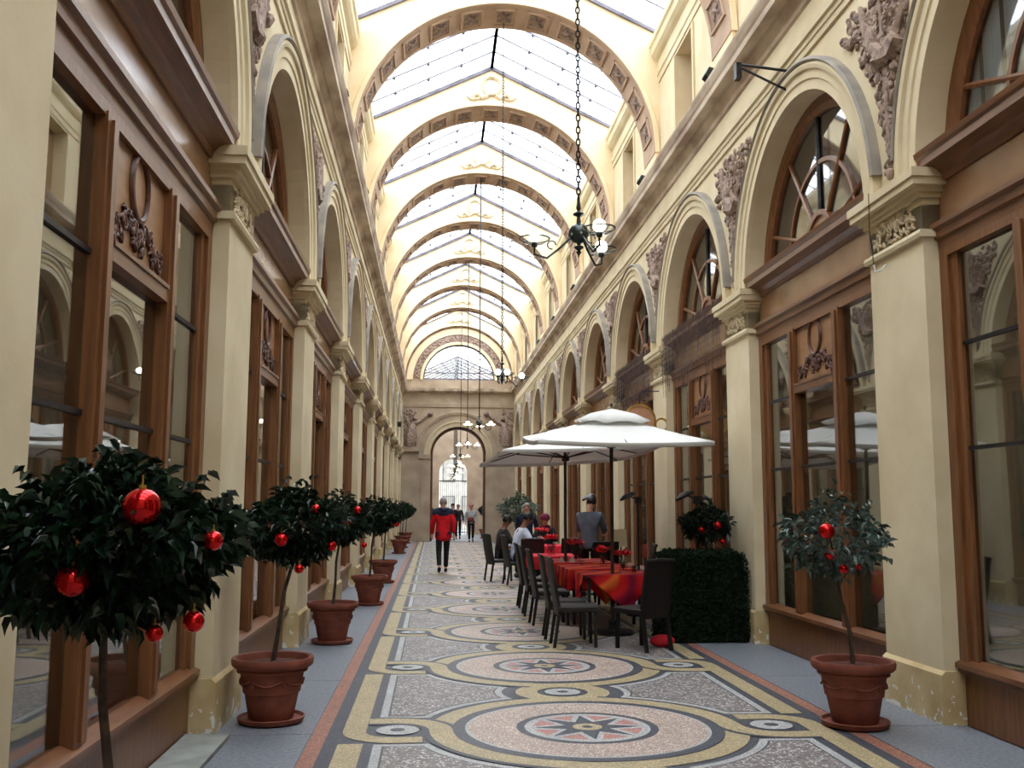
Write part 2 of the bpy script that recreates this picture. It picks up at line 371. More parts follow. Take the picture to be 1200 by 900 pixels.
# medallion
star = []
for i in range(16):
    r = .40 if i % 2 == 0 else .17
    star.append((r * cos(PI / 2 + i * PI / 8), r * sin(PI / 2 + i * PI / 8)))
starw = [(x * (1.09 if i % 2 == 0 else 1.3), y * (1.09 if i % 2 == 0 else 1.3)) for i, (x, y) in enumerate(star)]
wedge = MB()
for i in range(8):
    a = PI / 2 + (i + .5) * PI / 4
    wedge.add([(.405 * cos(a - .27), .405 * sin(a - .27), .0045), (.405 * cos(a + .27), .405 * sin(a + .27), .0045), (.23 * cos(a), .23 * sin(a), .0045)], [(0, 1, 2)])
FM = [
    ('white_panel_trim', mbw, MWHITE, 'p'), ('dark_panel_line', mbd, MSLATE, 'p'), ('speckled_panel', mbs, MSPECK, 'p'),
    ('ochre_border', mby, MYELL, 's'),
    ('ochre_ring', MB().ring2d((0, 0), .99, 1.16, .0006), MYELL, 'c'),
    ('dark_band', mb_sd, MSLATE, 's'), ('ochre_band', mb_sy, MYELL, 's'),
    ('dark_ring', MB().ring2d((0, 0), .893, .985, .003), MSLATE, 'c'),
    ('white_ring', MB().ring2d((0, 0), .872, .895, .0032), MWHITE, 'c'),
    ('pink_field', MB().ring2d((0, 0), .52, .873, .003), MPINK, 'c'),
    ('dark_inner_ring', MB().ring2d((0, 0), .455, .52, .0034), MSLATE, 'c'),
    ('white_disc', MB().flat(arc((0, 0), .46, 0, 2 * PI, 48)[:-1], .0036), MWHITE, 'c'),
    ('rose_wedges', wedge, MROSE, 'c'),
    ('star_outline', MB().flat(starw, .005), MWHITE, 'c'), ('dark_star', MB().flat(star, .0055), MSLATE, 'c'),
    ('ochre_dot', MB().flat(arc((0, 0), .11, 0, 2 * PI, 24)[:-1], .006), MYELL, 'c'), ('dark_dot', MB().flat(arc((0, 0), .04, 0, 2 * PI, 16)[:-1], .0065), MSLATE, 'c'),
    ('ochre_loop', MB().ring2d((0, MP / 2), .22, .41, .0001), MYELL, 'c'),
    ('loop_dark_outline', MB().ring2d((0, MP / 2), .41, .46, 0), MSLATE, 'c'),  # dark slate mosaic outline laid around the ochre loop
    ('white_circle', MB().flat(arc((0, MP / 2), .155, 0, 2 * PI, 28)[:-1], .002), MWHITE, 'c'),
    ('dark_circle_centre', MB().flat(arc((0, MP / 2), .05, 0, 2 * PI, 14)[:-1], .003), MSLATE, 'c'),
    ('white_side_circle', MB().flat(arc((-1.38, 0), .155, 0, 2 * PI, 28)[:-1], .003), MWHITE, 's'),
    ('dark_side_centre', MB().flat(arc((-1.38, 0), .055, 0, 2 * PI, 14)[:-1], .004), MSLATE, 's')]
FMe = [(n, b.mesh(n, m, up=True), k) for n, b, m, k in FM]
for i in range(-3, 14):
    y = MY + i * MP
    if y < YA + .5 or y > YE - 1.4: continue
    for n, me, k in FMe:
        link(n, me, floor, (0, y, 0))
        if k == 's': link(n, me, floor, (0, y, 0), PI)
        if k == 'p': link(n, me, floor, (0, y + MP, 0), PI)

# --- walls
def bay_outline(j):
    c0, c1 = YK(j) + WP / 2, YK(j + 1) + WP / 2
    ym = (YK(j) + WP + YK(j + 1)) / 2
    pts = [(c0, ZS), (YK(j) + WP, ZS)] + [(ym - RA * cos(PI * i / 32), ZS + RA * sin(PI * i / 32)) for i in range(1, 32)] + [(YK(j + 1), ZS), (c1, ZS), (c1, 7.02), (c0, 7.02)]
    return pts
def frieze_leaf(rng, w, h, n):         # leafy scroll relief in the (a,b) plane; returns list of strokes
    out = []
    for k in range(n):
        a0 = rng.uniform(0, 2 * PI); x, y = rng.uniform(-w, w), rng.uniform(-h, h); r = rng.uniform(.25, .5) * min(w, h)
        out.append([(x + r * (1 - t / 9) * cos(a0 + t * .8), y + r * (1 - t / 9) * sin(a0 + t * .8)) for t in range(8)])
    return out
def relief_mesh(name, sg, m, strokes, blobs, flat_to=UF, depth=1.0, n=5):
    """strokes: (points (a,z), radius); blobs: (a,z,ra,rz,tilt). Built against the plane x=flat_to, proud to the aisle"""
    mb = MB()
    for pts, r in strokes:
        rs = [max(.004, r * (1 - .75 * (i / (len(pts) - 1)) ** 2)) for i in range(len(pts))]
        mb.tube([(flat_to - r * .45 * depth, a, z) for a, z in pts], rs, n)
    for a, z, ra, rz, ti in blobs:
        b = MB().ball((0, 0, 0), 1, 7, 4)
        mx = Matrix.Translation((flat_to - .008, a, z)) @ Matrix.Rotation(ti, 4, 'X') @ Matrix.Diagonal((min(ra, rz) * 1.1 * depth, ra, rz, 1))
        mb.add([mx @ Vector(p) for p in b.v], b.f)
    return mb.mirx(sg).mesh(name, m, True)
def spandrel_relief(sg, seed):
    rng = random.Random(seed); st = []; bl = []
    def halfw(z):                      # half width of the trophy at a height
        return .07 + .16 * max(0, (z - 4.75)) / .5 if z < 5.2 else min(.92, .21 + (z - 5.2) * .80)
    z = 4.42
    while z < 6.12:                    # hanging garland of leaves
        hw = halfw(z)
        for k in range(2 + int(hw * 12)):
            a = rng.uniform(-hw, hw) * .8
            bl.append((a, z + rng.uniform(-.04, .04), rng.uniform(.02, .045), rng.uniform(.03, .07), rng.uniform(-1.3, 1.3)))
        z += .05
    for k in range(40):                # curling tendrils
        z0 = rng.uniform(4.9, 6.05); hw = halfw(z0); a0 = rng.uniform(-hw, hw) * .8; th = rng.uniform(0, 6); d = rng.choice((-1, 1)); r = rng.uniform(.05, .1)
        st.append(([(a0 + r * (1 - t / 11) * cos(th + d * t * .6), z0 + r * (1 - t / 11) * sin(th + d * t * .6)) for t in range(9)], rng.uniform(.014, .024)))
    st.append(([(-.05, 4.55), (-.03, 5.2), (.03, 5.9), (.06, 6.2)], .035))             # central staff
    st.append(([(.10, 4.9), (-.05, 5.3), (-.28, 5.75), (-.34, 5.85)], .028))           # crossed rod
    st.append(([(-.32, 5.5), (-.2, 5.42), (-.02, 5.45), (.15, 5.62), (.3, 5.9), (.38, 6.1)], .085))  # horn of plenty
    st.append(([(.1, 5.45), (-.1, 5.4), (-.3, 5.55), (-.45, 5.82)], .075))
    for s_ in (-1, 1):                 # wings of the trophy
        for k in range(5):
            st.append(([(s_ * .08, 5.85 - k * .05), (s_ * .3, 5.98 - k * .05), (s_ * (.58 - .05 * k), 6.1 - k * .1)], .03))
    for k in range(14):                # ribbons and fruit at the rim
        s_ = rng.choice((-1, 1)); z0 = rng.uniform(5.5, 6.1)
        bl.append((s_ * rng.uniform(.2, halfw(z0)), z0, .05, .05, 0))
    for k in range(8): bl.append((rng.uniform(-.03, .03), 4.9 + k * .06, .08, .035, rng.uniform(-.5, .5)))
    return relief_mesh('spandrel_relief', sg, RELIEF, st, bl)
def capital_relief(sg, seed):
    rng = random.Random(seed); st = []; bl = []
    for s_ in (-1, 1):
        for k, (a, z) in enumerate([(.08, 3.93), (.2, 3.97), (.3, 3.9)]):
            st.append(([(s_ * (a + (.07 - .006 * t) * cos(t * .8 + k)), z + (.07 - .006 * t) * sin(t * .8 + k)) for t in range(10)], .015))
        for k in range(24): bl.append((s_ * rng.uniform(.02, .36), 3.92 + rng.uniform(-.10, .10), .014, .034, rng.uniform(-1.4, 1.4)))
    for k in range(7): bl.append((.035 * (k - 3), 3.99 - .012 * abs(k - 3), .012, .055, -.25 * (k - 3)))
    return relief_mesh('capital_relief', sg, RELIEFC, st, bl)
def moulding(y0, y1, sg, prof): return sweepY(prof, y0, y1, sg)
walls = {}
CORNP = [(UF, 6.82), (2.66, 6.84), (2.655, 6.90), (2.60, 6.98), (2.585, 7.02), (2.455, 7.025), (2.45, 7.10), (2.43, 7.13), (2.40, 7.20), (2.395, 7.235), (2.72, 7.25), (3.0, 7.25), (3.0, 6.82)]
STRP = [(UF + .05, 6.30), (2.665, 6.30), (2.66, 6.36), (2.645, 6.37), (2.64, 6.42), (2.615, 6.43), (2.61, 6.49), (2.665, 6.50), (2.67, 6.53), (UF + .05, 6.53)]
ATTP = [(2.75, 8.90), (2.64, 8.90), (2.635, 9.0), (2.615, 9.02), (2.61, 9.1), (2.64, 9.12), (2.64, 9.28), (2.58, 9.32), (2.53, 9.38), (2.52, 9.50), (2.49, 9.53), (2.49, 9.62), (2.75, 9.64)]
ARCHP = [(RA - .003, UF + .02), (RA - .003, 2.655), (1.81, 2.655), (1.82, 2.638), (1.905, 2.638), (1.915, 2.61), (1.955, 2.60), (1.985, 2.62), (1.985, UF + .02)]
for sg, side in ((-1, 'left'), (1, 'right')):
    mb = MB()
    for j in range(J0, J1): mb.prism(bay_outline(j), 0, UF, 3.1)
    mb.box(3.05, 3.4, YA, YE + .4, 0, 7.0)
    for j in range(J0, J1):            # attic wall around its openings
        a, b = YK(j) + 2.14, YK(j) + 3.19
        c0, c1 = YK(j) + WP / 2, YK(j + 1) + WP / 2
        mb.box(2.66, 3.1, c0, a, 7.2, 8.95).box(2.66, 3.1, b, c1, 7.2, 8.95).box(2.66, 3.1, a, b, 8.85, 8.95).box(2.66, 3.1, a, b, 7.2, 7.45)
    mb.box(2.66, 3.1, YK(J1), YE, 4.26, 8.95)
    wl = struct(mb.mirx(sg).obj('wall_' + side, STONE)); walls[sg] = wl
    moulding(YA, YE, sg, CORNP).obj('cornice', CORN, wl)
    moulding(YA, YE, sg, STRP).obj('string_moulding', STONE, wl)
    moulding(YA, YE, sg, ATTP).obj('attic_cornice', CORN if 0 else STONE, wl)
    # pilasters
    sh = MB().box(2.69, 3.1, 0, WP, .37, 4.0)
    pl = MB().box(2.66, 3.1, -.02, WP + .02, 0, .36).prism([(2.66, .36), (2.69, .39), (3.1, .39), (3.1, .36)], 1, -.02, WP + .02)
    cp = MB().box(2.69, 3.1, 0, WP, 3.79, 4.1)
    cp.prism([(3.1, 3.73), (2.655, 3.73), (2.645, 3.76), (2.655, 3.79), (3.1, 3.79)], 1, -.035, WP + .035)
    def ab(u, d, z0, z1): cp.box(u, 3.1, -d, WP + d, z0, z1)
    ab(2.655, .035, 4.05, 4.09); ab(2.62, .07, 4.09, 4.13); ab(2.57, .12, 4.13, 4.19); ab(2.553, .137, 4.19, 4.262)
    me_sh, me_pl, me_cp = sh.mirx(sg).mesh('pilaster', STONE), pl.mirx(sg).mesh('plinth', PLINTH), cp.mirx(sg).mesh('capital', STONE)
    me_arc = sweepArc(ARCHP, 0, ZS, 0, PI, 40, 'YZ', sg).mesh('archivolt', STONE)
    me_hood = sweepArc([(1.985, UF + .01), (1.985, 2.60), (2.0, 2.585), (2.03, 2.60), (2.03, UF + .01)], 0, ZS, .10, PI - .10, 40, 'YZ', sg).mesh('hood_moulding', HOOD)
    rel = [spandrel_relief(sg, 11 + i) for i in range(3)]
    crel = [capital_relief(sg, 31 + i) for i in range(2)]
    # attic panels
    apf = MB()
    for z0, z1, y0, y1 in ((7.75, 7.81, -.24, .24), (8.48, 8.54, -.24, .24), (7.75, 8.54, -.24, -.19), (7.75, 8.54, .19, .24)): apf.box(2.625, 2.68, y0, y1, z0, z1)
    apf = apf.mirx(sg).mesh('attic_panel_frame', STONE)
    rz = MB()
    for k in range(5): rz.xf(Matrix()).add([(v[0] * .025 + 2.65, v[1] * .075, v[2] * .075 + 8.145 + (k - 2) * .11) for v in MB().ball((0, 0, 0), 1, 8, 5).v], MB().ball((0, 0, 0), 1, 8, 5).f)
    rz = rz.mirx(sg).mesh('attic_rosette', RELIEF, True)
    atr = MB()
    for y0, y1, z0, z1 in ((-.60, -.525, 7.25, 8.85), (.525, .60, 7.25, 8.85)): atr.box(2.63, 2.70, y0, y1, z0, z1)
    atr = atr.mirx(sg).mesh('attic_window_frame', STONE)
    atp = MB().box(2.93, 2.95, -.53, .53, 7.4, 8.9).mirx(sg).mesh('attic_window_shutter', FRIEZE)
    for j in range(J0, J1 + 1):
        y = YK(j)
        link('pilaster', me_sh, wl, (0, y, 0)); link('plinth', me_pl, wl, (0, y, 0)); link('capital', me_cp, wl, (0, y, 0))
        link('spandrel_relief', rel[j % 3], wl, (0, y + WP / 2, 0)); link('capital_relief', crel[j % 2], wl, (0, y + WP / 2, 0))
        link('attic_panel_frame', apf, wl, (0, y + WP / 2, 0)); link('attic_rosette', rz, wl, (0, y + WP / 2, 0))
        if j < J1:
            ym = (y + WP + YK(j + 1)) / 2
            link('archivolt', me_arc, wl, (0, ym, 0)); link('hood_moulding', me_hood, wl, (0, ym, 0))
            link('attic_window_frame', atr, wl, (0, y + 2.665, 0)); link('attic_window_shutter', atp, wl, (0, y + 2.665, 0))

# --- shopfronts: local y measured from the middle of the bay
HB = (P - WP) / 2                      # 1.712
bar = lambda mb, u0, u1, y0, y1, z0, z1: mb.box(u0, u1, y0, y1, z0, z1)
def ornament(sg):
    st = []; bl = []; rng = random.Random(5)
    ring = [(.155 * cos(t * 2 * PI / 24), 3.40 + .19 * sin(t * 2 * PI / 24)) for t in range(25)]
    for s_ in (-1, 1):
        for k in range(4):
            cx = s_ * (.1 + .115 * k); cz = 3.14 - .02 * k * k * .6 + (.03 if k % 2 else 0)
            st.append(([(cx + (.06 - .005 * t) * cos(t * .8 + k), cz + (.06 - .005 * t) * sin(t * .8 + k)) for t in range(9)], .016))
            for q in range(11): bl.append((cx + rng.uniform(-.055, .055), cz + rng.uniform(-.075, .06), .013, .034, rng.uniform(-1.4, 1.4)))
    for q in range(26): bl.append((rng.uniform(-.11, .11), 3.14 + rng.uniform(-.12, .08), .016, .038, rng.uniform(-1.4, 1.4)))
    mb = MB(); mb.tube([(2.845, a, z) for a, z in ring[:-1]], .022, 7, True)
    r2 = relief_mesh('carved_garland', sg, CARVE, st, bl, 2.85)
    return mb.mirx(sg).mesh('carved_ring', CARVE, True), r2
SHOP = {}
for sg in (-1, 1):
    D = {}
    f = MB()
    for a in (-1, 1):
        y0, y1 = sorted((a * HB, a * (HB - .12))); bar(f, 2.815, 2.93, y0, y1, .38, 3.64)
        y0, y1 = sorted((a * (HB - .12), a * (HB - .22))); bar(f, 2.84, 2.92, y0, y1, .44, 3.62)
    bar(f, 2.815, 2.93, -HB + .12, HB - .12, 3.56, 3.64)
    D['frame'] = f.mirx(sg).mesh('frame', WOOD)
    m = MB()
    bar(m, 2.803, 2.94, -.085, .085, .44, 3.58); bar(m, 2.785, 2.81, -.035, .035, .49, 3.55)
    D['mullion'] = m.mirx(sg).mesh('mullion', WOOD)
    D['sill'] = sweepY([(2.80, .38), (2.80, .41), (2.775, .42), (2.775, .455), (2.86, .49), (2.95, .49), (2.95, .38)], -HB, HB, sg).mesh('sill', WOODH)
    b = MB().box(2.84, 2.95, -HB, HB, 0, .38); 
    D['base_panel'] = b.mirx(sg).mesh('base_panel', WOOD)
    D['architrave'] = sweepY([(2.95, 3.63), (2.815, 3.63), (2.81, 3.70), (2.785, 3.71), (2.78, 3.77), (2.75, 3.79), (2.75, 3.83), (2.80, 3.845), (2.95, 3.845)], -HB, HB, sg).mesh('architrave', WOODH)
    D['frieze_board'] = MB().box(2.84, 2.95, -HB, HB, 3.84, 4.22).mirx(sg).mesh('frieze_board', FRIEZE)
    D['cornice'] = sweepY([(3.04, 4.16), (2.82, 4.16), (2.80, 4.20), (2.76, 4.24), (2.70, 4.27), (2.67, 4.28), (2.67, 4.34), (2.65, 4.36), (2.64, 4.40), (3.04, 4.42)], -HB, HB, sg).mesh('cornice', WOODH)
    c = MB().box(2.85, 2.90, -.53, .53, 2.93, 3.56); D['upper_panel'] = c.mirx(sg).mesh('upper_panel', WOODP)
    c = MB().box(2.80, 2.93, -.53, .53, 2.85, 2.93).box(2.79, 2.81, -.53, .53, 2.93, 2.955); D['panel_rail'] = c.mirx(sg).mesh('panel_rail', WOODH)
    D['carved_ring'], D['carved_garland'] = ornament(sg)
    def pane(y0, y1, z0, z1): return MB().box(2.868, 2.876, y0, y1, z0, z1).mirx(sg)
    LZ = [(.48, 2.05), (2.05, 2.85), (2.85, 3.58)]
    D['pane_side'] = [pane(-.395, .395, a, b).mesh('pane', GLASS) for a, b in LZ]
    D['pane_mid'] = [pane(-.53, .53, a, b).mesh('pane', GLASS) for a, b in LZ[:2]]
    D['bar_side'] = MB().box(2.85, 2.885, -.4, .4, -.014, .014).mirx(sg).mesh('glazing_bar', IRON)
    D['bar_mid'] = MB().box(2.85, 2.885, -.53, .53, -.014, .014).mirx(sg).mesh('glazing_bar', IRON)
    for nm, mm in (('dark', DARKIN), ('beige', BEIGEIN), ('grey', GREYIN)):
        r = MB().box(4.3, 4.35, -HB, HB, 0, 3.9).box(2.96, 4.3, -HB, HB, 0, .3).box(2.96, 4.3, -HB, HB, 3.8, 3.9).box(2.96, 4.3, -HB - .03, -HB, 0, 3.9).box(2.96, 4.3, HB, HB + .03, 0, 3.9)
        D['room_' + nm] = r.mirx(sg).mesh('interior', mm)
    D['blind'] = MB().box(3.62, 3.64, -HB + .02, HB - .02, .32, 3.78).mirx(sg).mesh('blind', BEIGEIN)
    SHOP[sg] = D
    # fanlight parts
    def arcbar(r, w_, u0, u1, a0=0, a1=PI, n=28): return sweepArc([(r - w_, u0), (r - w_, u1), (r + w_, u1), (r + w_, u0)], 0, 4.40, a0, a1, n, 'YZ', sg)
    D['fl_frame'] = sweepArc([(RA - .16, 2.93), (RA - .16, 2.99), (RA + .05, 2.99), (RA + .05, 2.90), (RA - .10, 2.90)], 0, ZS, 0, PI, 36, 'YZ', sg).mesh('arch_frame', WOOD)
    D['fl_ring'] = arcbar(.90, .022, 2.94, 2.98).mesh('curved_bar', WOOD)
    D['fl_boss_rim'] = arcbar(.34, .03, 2.92, 2.98).mesh('boss_rim', WOOD)
    D['fl_boss'] = MB().prism([(0, 4.40)] + [(.33 * cos(PI * i / 16), 4.40 + .33 * sin(PI * i / 16)) for i in range(17)], 0, 2.945, 2.97).mirx(sg).mesh('semicircular_boss', WOODP)
    D['fl_spokes'] = []
    for deg in (18, 54, 90, 126, 162):
        t = math.radians(deg); r1 = RA - .1 - (.14 * (1 - 0) if 0 else .0)
        dz = 4.40 - ZS; rr = -dz * sin(t) + math.sqrt(max(0, (RA - .1) ** 2 - (dz * cos(t)) ** 2))
        p0 = Vector((2.955, .34 * cos(t), 4.40 + .34 * sin(t))); p1 = Vector((2.955, rr * cos(t), 4.40 + rr * sin(t)))
        D['fl_spokes'].append(MB().tube([p0, p1], .026, 6).mirx(sg).mesh('spoke', WOOD if deg != 90 else IRON))
    # fanlight panes: inner and outer segments between spokes
    segs = [0, 18, 54, 90, 126, 162, 180]; D['fl_panes'] = []
    for i in range(6):
        a0, a1 = math.radians(segs[i]), math.radians(segs[i + 1])
        for ri, ro in ((.36, .90), (.90, 1.50)):
            q = []
            nn = 6
            for k in range(nn + 1):
                t = a0 + (a1 - a0) * k / nn; dz = .14
                rm = -dz * sin(t) + math.sqrt((RA - .12) ** 2 - (dz * cos(t)) ** 2)
                q.append((t, ri, rm if ro > 1 else ro))
            poly = [(r0 * cos(t), 4.40 + r0 * sin(t)) for t, r0, r1 in q] + [(r1 * cos(t), 4.40 + r1 * sin(t)) for t, r0, r1 in reversed(q)]
            D['fl_panes'].append(MB().prism(poly, 0, 2.966, 2.972).mirx(sg).mesh('pane', GLASSA))
    ws = MB()
    def curtain_sheet(y0, y1, u, name, m):
        mb = MB(); n = 60; vs = []
        for i in range(n + 1):
            y = y0 + (y1 - y0) * i / n; uu = u + .025 * sin(i * 1.05) + .01 * sin(i * 2.3)
            vs += [(uu, y, 4.3), (uu, y, 6.0)]
        mb.add(vs, [(2 * i, 2 * i + 2, 2 * i + 3, 2 * i + 1) for i in range(n)])
        return mb.mirx(sg).mesh(name, m, True)
    D['fl_curtain'] = curtain_sheet(-1.6, 1.6, 3.02, 'curtain', CURTAIN)
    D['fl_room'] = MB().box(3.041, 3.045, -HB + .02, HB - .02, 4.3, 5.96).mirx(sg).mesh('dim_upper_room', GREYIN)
WARM = glow('warm_downlight', (255, 214, 150), 14)
me_dl = {sg: MB().lathe([(0, 0), (.05, 0), (.055, .03), (0, .03)], 14, (sg * 3.35, 0, 3.765)).mesh('downlight', WARM) for sg in (-1, 1)}
ordin = ['nearest', 'second', 'third', 'fourth', 'fifth', 'sixth', 'seventh', 'eighth', 'ninth', 'tenth', 'eleventh', 'farthest']
wn = 0
for sg, side in ((-1, 'left'), (1, 'right')):
    D = SHOP[sg]
    for j in range(J0, J1):
        ym = (YK(j) + WP + YK(j + 1)) / 2
        lab = None
        if j >= 0:
            if sg < 0:
                lab = {0: 'brown wooden shopfront behind the biggest bauble tree, bottom left, mirroring the arcade opposite',
                       1: 'brown wooden shopfront just beyond the second bauble tree on the left wall'}.get(j, 'brown wooden glazed shopfront, %s from the camera along the left wall' % ordin[j])
            else:
                lab = {0: 'brown wooden shopfront with beige blind at the right edge of the photo', 1: 'brown wooden shopfront with dim grey interior behind the right potted bauble tree',
                       2: 'dark shopfront behind the clipped hedge, draped with string lights'}.get(j, 'brown wooden glazed shopfront, %s from the camera along the right wall' % ordin[j])
        else: lab = 'brown wooden shopfront on the %s wall, %s behind the camera' % (side, 'just' if j == -1 else 'one bay farther')
        t = thing('shopfront', lab, 'shopfront', (0, ym, 0), 0, 'shopfronts along the arcade')
        for nm in ('frame', 'sill', 'base_panel', 'architrave', 'frieze_board', 'cornice', 'upper_panel', 'panel_rail'):
            link(nm, D[nm], t)
        if j < 7: link('carved_ring', D['carved_ring'], t); link('carved_garland', D['carved_garland'], t)
        for a in (-1, 1): link('mullion', D['mullion'], t, (0, a * .615, 0))
        for a in (-1, 1):
            for me in D['pane_side']: link('pane', me, t, (0, a * 1.095, 0))
            for z in (2.05, 2.85): link('glazing_bar', D['bar_side'], t, (0, a * 1.095, z))
        for me in D['pane_mid']: link('pane', me, t)
        link('glazing_bar', D['bar_mid'], t, (0, 0, 2.05))
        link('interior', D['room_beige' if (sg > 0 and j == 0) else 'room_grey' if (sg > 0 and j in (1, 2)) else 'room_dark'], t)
        if sg > 0 and j == 0: link('blind', D['blind'], t)
        for a in (-.9, .5): link('downlight', me_dl[sg], t, (0, a, 0))
        wn += 1
        fw = struct(link('window_%d' % wn, D['fl_frame'], None, (0, ym, 0)))
        for nm in ('fl_ring', 'fl_boss_rim', 'fl_boss'):
            link({'fl_ring': 'curved_bar', 'fl_boss_rim': 'boss_rim', 'fl_boss': 'semicircular_boss'}[nm], D[nm], fw)
        for me in D['fl_spokes']: link('spoke', me, fw)
        for me in D['fl_panes']: link('pane', me, fw)
        if sg > 0 and j == 0: link('curtain', D['fl_curtain'], fw)
        link('dim_upper_room', D['fl_room'], fw)

# --- diaphragm arches
ZC, RD = 7.65, 2.58
def half(sg):
    pts = [(0, ZC + RD)] + [(RD * sin(PI / 2 * i / 28), ZC + RD * cos(PI / 2 * i / 28)) for i in range(1, 29)] + [(RD, 7.22), (2.72, 7.22), (2.72, 9.74), (0, 11.04)]
    pts += [(.165 * sin(PI * i / 12), 10.66 + .165 * cos(PI * i / 12)) for i in range(0, 13)]
    return [(x * sg, z) for x, z in pts]
am = MB().prism(half(1), 1, 0, .88).prism(half(-1), 1, 0, .88)
me_arch = am.mesh('diaphragm_arch', STONE2)
me_rim = sweepArc([(RD - .004, -.03), (RD + .07, -.03), (RD + .09, 0.01), (RD - .004, .01)], 0, ZC, 0, PI, 48, 'XZ').mesh('arch_rim_moulding', STONE2)
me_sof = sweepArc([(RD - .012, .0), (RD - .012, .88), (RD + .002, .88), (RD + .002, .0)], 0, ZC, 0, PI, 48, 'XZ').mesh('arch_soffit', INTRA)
ca = MB()
for s_ in (-1, 1): ca.prism([(0, 11.03), (s_ * 2.72, 9.73), (s_ * 2.72, 9.78), (0, 11.09)], 1, -.05, .93)
me_cap = ca.mesh('gable_capping', STEEL)
wr = MB(); wr.tube([(.2 * cos(2 * PI * i / 20), -.03, 10.66 + .2 * sin(2 * PI * i / 20)) for i in range(20)], .035, 6, True)
for s_ in (-1, 1):
    wr.tube([(s_ * x, -.025, z) for x, z in ((.08, 10.44), (.2, 10.38), (.32, 10.46), (.38, 10.42), (.36, 10.34), (.46, 10.36), (.54, 10.42))], [.05, .04, .045, .04, .03, .035, .015], 6)
    wr.tube([(s_ * (.33 + .07 * cos(t * .7)), -.025, 10.42 + .07 * sin(t * .7)) for t in range(8)], .025, 6)
me_wr = wr.mesh('ribbon_wreath', RELIEFC, True)
cf = MB()
for x0, x1, y0, y1 in ((-.2, -.165, -.3, .3), (.165, .2, -.3, .3), (-.2, .2, -.3, -.26), (-.2, .2, .26, .3)): cf.box(x0, x1, y0, y1, -.035, .01)
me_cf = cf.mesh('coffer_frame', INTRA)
ro = MB().box(-.13, .13, -.2, .2, -.012, .005)
for k in range(4):
    b_ = MB().ball((0, 0, 0), 1, 6, 3); mx = Matrix.Translation((.05 * cos(k * PI / 2 + .78), .09 * sin(k * PI / 2 + .78), -.01)) @ Matrix.Rotation(k * PI / 2 + .78, 4, 'Z') @ Matrix.Diagonal((.08, .035, .025, 1))
    ro.add([mx @ Vector(p) for p in b_.v], b_.f)
ro.ball((0, 0, -.015), .035, 6, 4); me_ro = ro.mesh('coffer_rosette', RELIEF)
me_disc = MB().prism([(.168 * cos(2 * PI * i / 24), 10.66 + .168 * sin(2 * PI * i / 24)) for i in range(24)], 1, .02, .05).mesh('pale_disc', mat('white_plaster_disc', (250, 250, 250), (255, 255, 255), 3, .6))
ceil = struct(link('ceiling', None)); 
for k in range(J0, J1 + 1):
    y = YK(k)
    a = link('diaphragm_arch', me_arch, ceil, (0, y, 0))
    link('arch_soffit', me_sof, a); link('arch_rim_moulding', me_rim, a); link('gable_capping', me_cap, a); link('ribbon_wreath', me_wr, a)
    for i in range(13):
        th = math.radians(11 + i * (158 / 12))
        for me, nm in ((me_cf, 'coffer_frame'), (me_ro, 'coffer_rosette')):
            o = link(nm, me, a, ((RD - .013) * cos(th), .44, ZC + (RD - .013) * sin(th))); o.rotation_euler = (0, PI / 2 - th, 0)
    if k != 5: link('pale_disc', me_disc, a)
    else:
        MB().prism([(.19 * cos(2 * PI * i / 24), 10.66 + .19 * sin(2 * PI * i / 24)) for i in range(24)], 1, -.06, -.03).obj('round_clock_face', CURTAIN, a)
# --- skylight: rafters, purlins, panes
SLOPE = math.atan2(1.31, 2.72); SL = math.hypot(2.72, 1.31)
NR, NP_ = 6, 4
pw, ph = P / NR, SL / NP_
me_pane = {}
for s_ in (-1, 1):
    def pt(x, up): return (s_ * x, 9.80 + (2.72 - x) * (1.31 / 2.72) + up)
    me_pane[s_] = []
    for q in range(NP_):
        xa, xb = 2.72 * (1 - q / NP_), 2.72 * (1 - (q + 1) / NP_)
        za, zb = pt(xa, 0)[1], pt(xb, 0)[1]
        me_pane[s_].append(MB().prism([(s_ * xa, za), (s_ * xb, zb), (s_ * xb, zb + .006), (s_ * xa, za + .006)], 1, .01, pw - .01).mesh('pane', GLASSR))
raf = MB(); 
for s_ in (-1, 1):
    raf.prism([(s_ * 2.72, 9.79), (0, 11.10), (0, 11.13), (s_ * 2.72, 9.82)], 1, -.011, .011)
me_raf = raf.mesh('rafter', STEEL)
pur = MB()
for s_ in (-1, 1):
    for q in range(0, NP_ + 1):
        x = 2.72 * (1 - q / NP_); z = 9.80 + (2.72 - x) * (1.31 / 2.72)
        if q in (0, NP_): pur.box(s_ * x - .03, s_ * x + .03, 0, P, z - .06, z + .02)
        else: pur.box(s_ * x - .006, s_ * x + .006, 0, P, z - .008, z + .008)
        if 0 < q < NP_:
            for i in range(NR): pur.ball((s_ * x, pw * i, z - .02), .038, 6, 4)
me_pur = pur.mesh('purlins', STEEL)
allp = MB()
for i in range(NR):
    for s_ in (-1, 1):
        for me in me_pane[s_]:
            allp.add([(v.co.x, v.co.y + i * pw, v.co.z) for v in me.vertices], [tuple(p.vertices) for p in me.polygons])
me_allp = allp.mesh('glass_panes', GLASSR)
for k in range(J0, J1 + 1):
    y = YK(k)
    if k == J1:
        continue
    b_ = link('skylight_bay', me_pur, ceil, (0, y, 0))
    for i in range(NR): link('rafter', me_raf, b_, (0, i * pw, 0))
    if 2 <= k <= 6:
        for i in range(NR):
            for s_ in (-1, 1):
                for me in me_pane[s_]: link('pane', me, b_, (0, i * pw, 0))
    else: tag(link('glass_panes', me_allp, b_), None, None, kind='stuff')

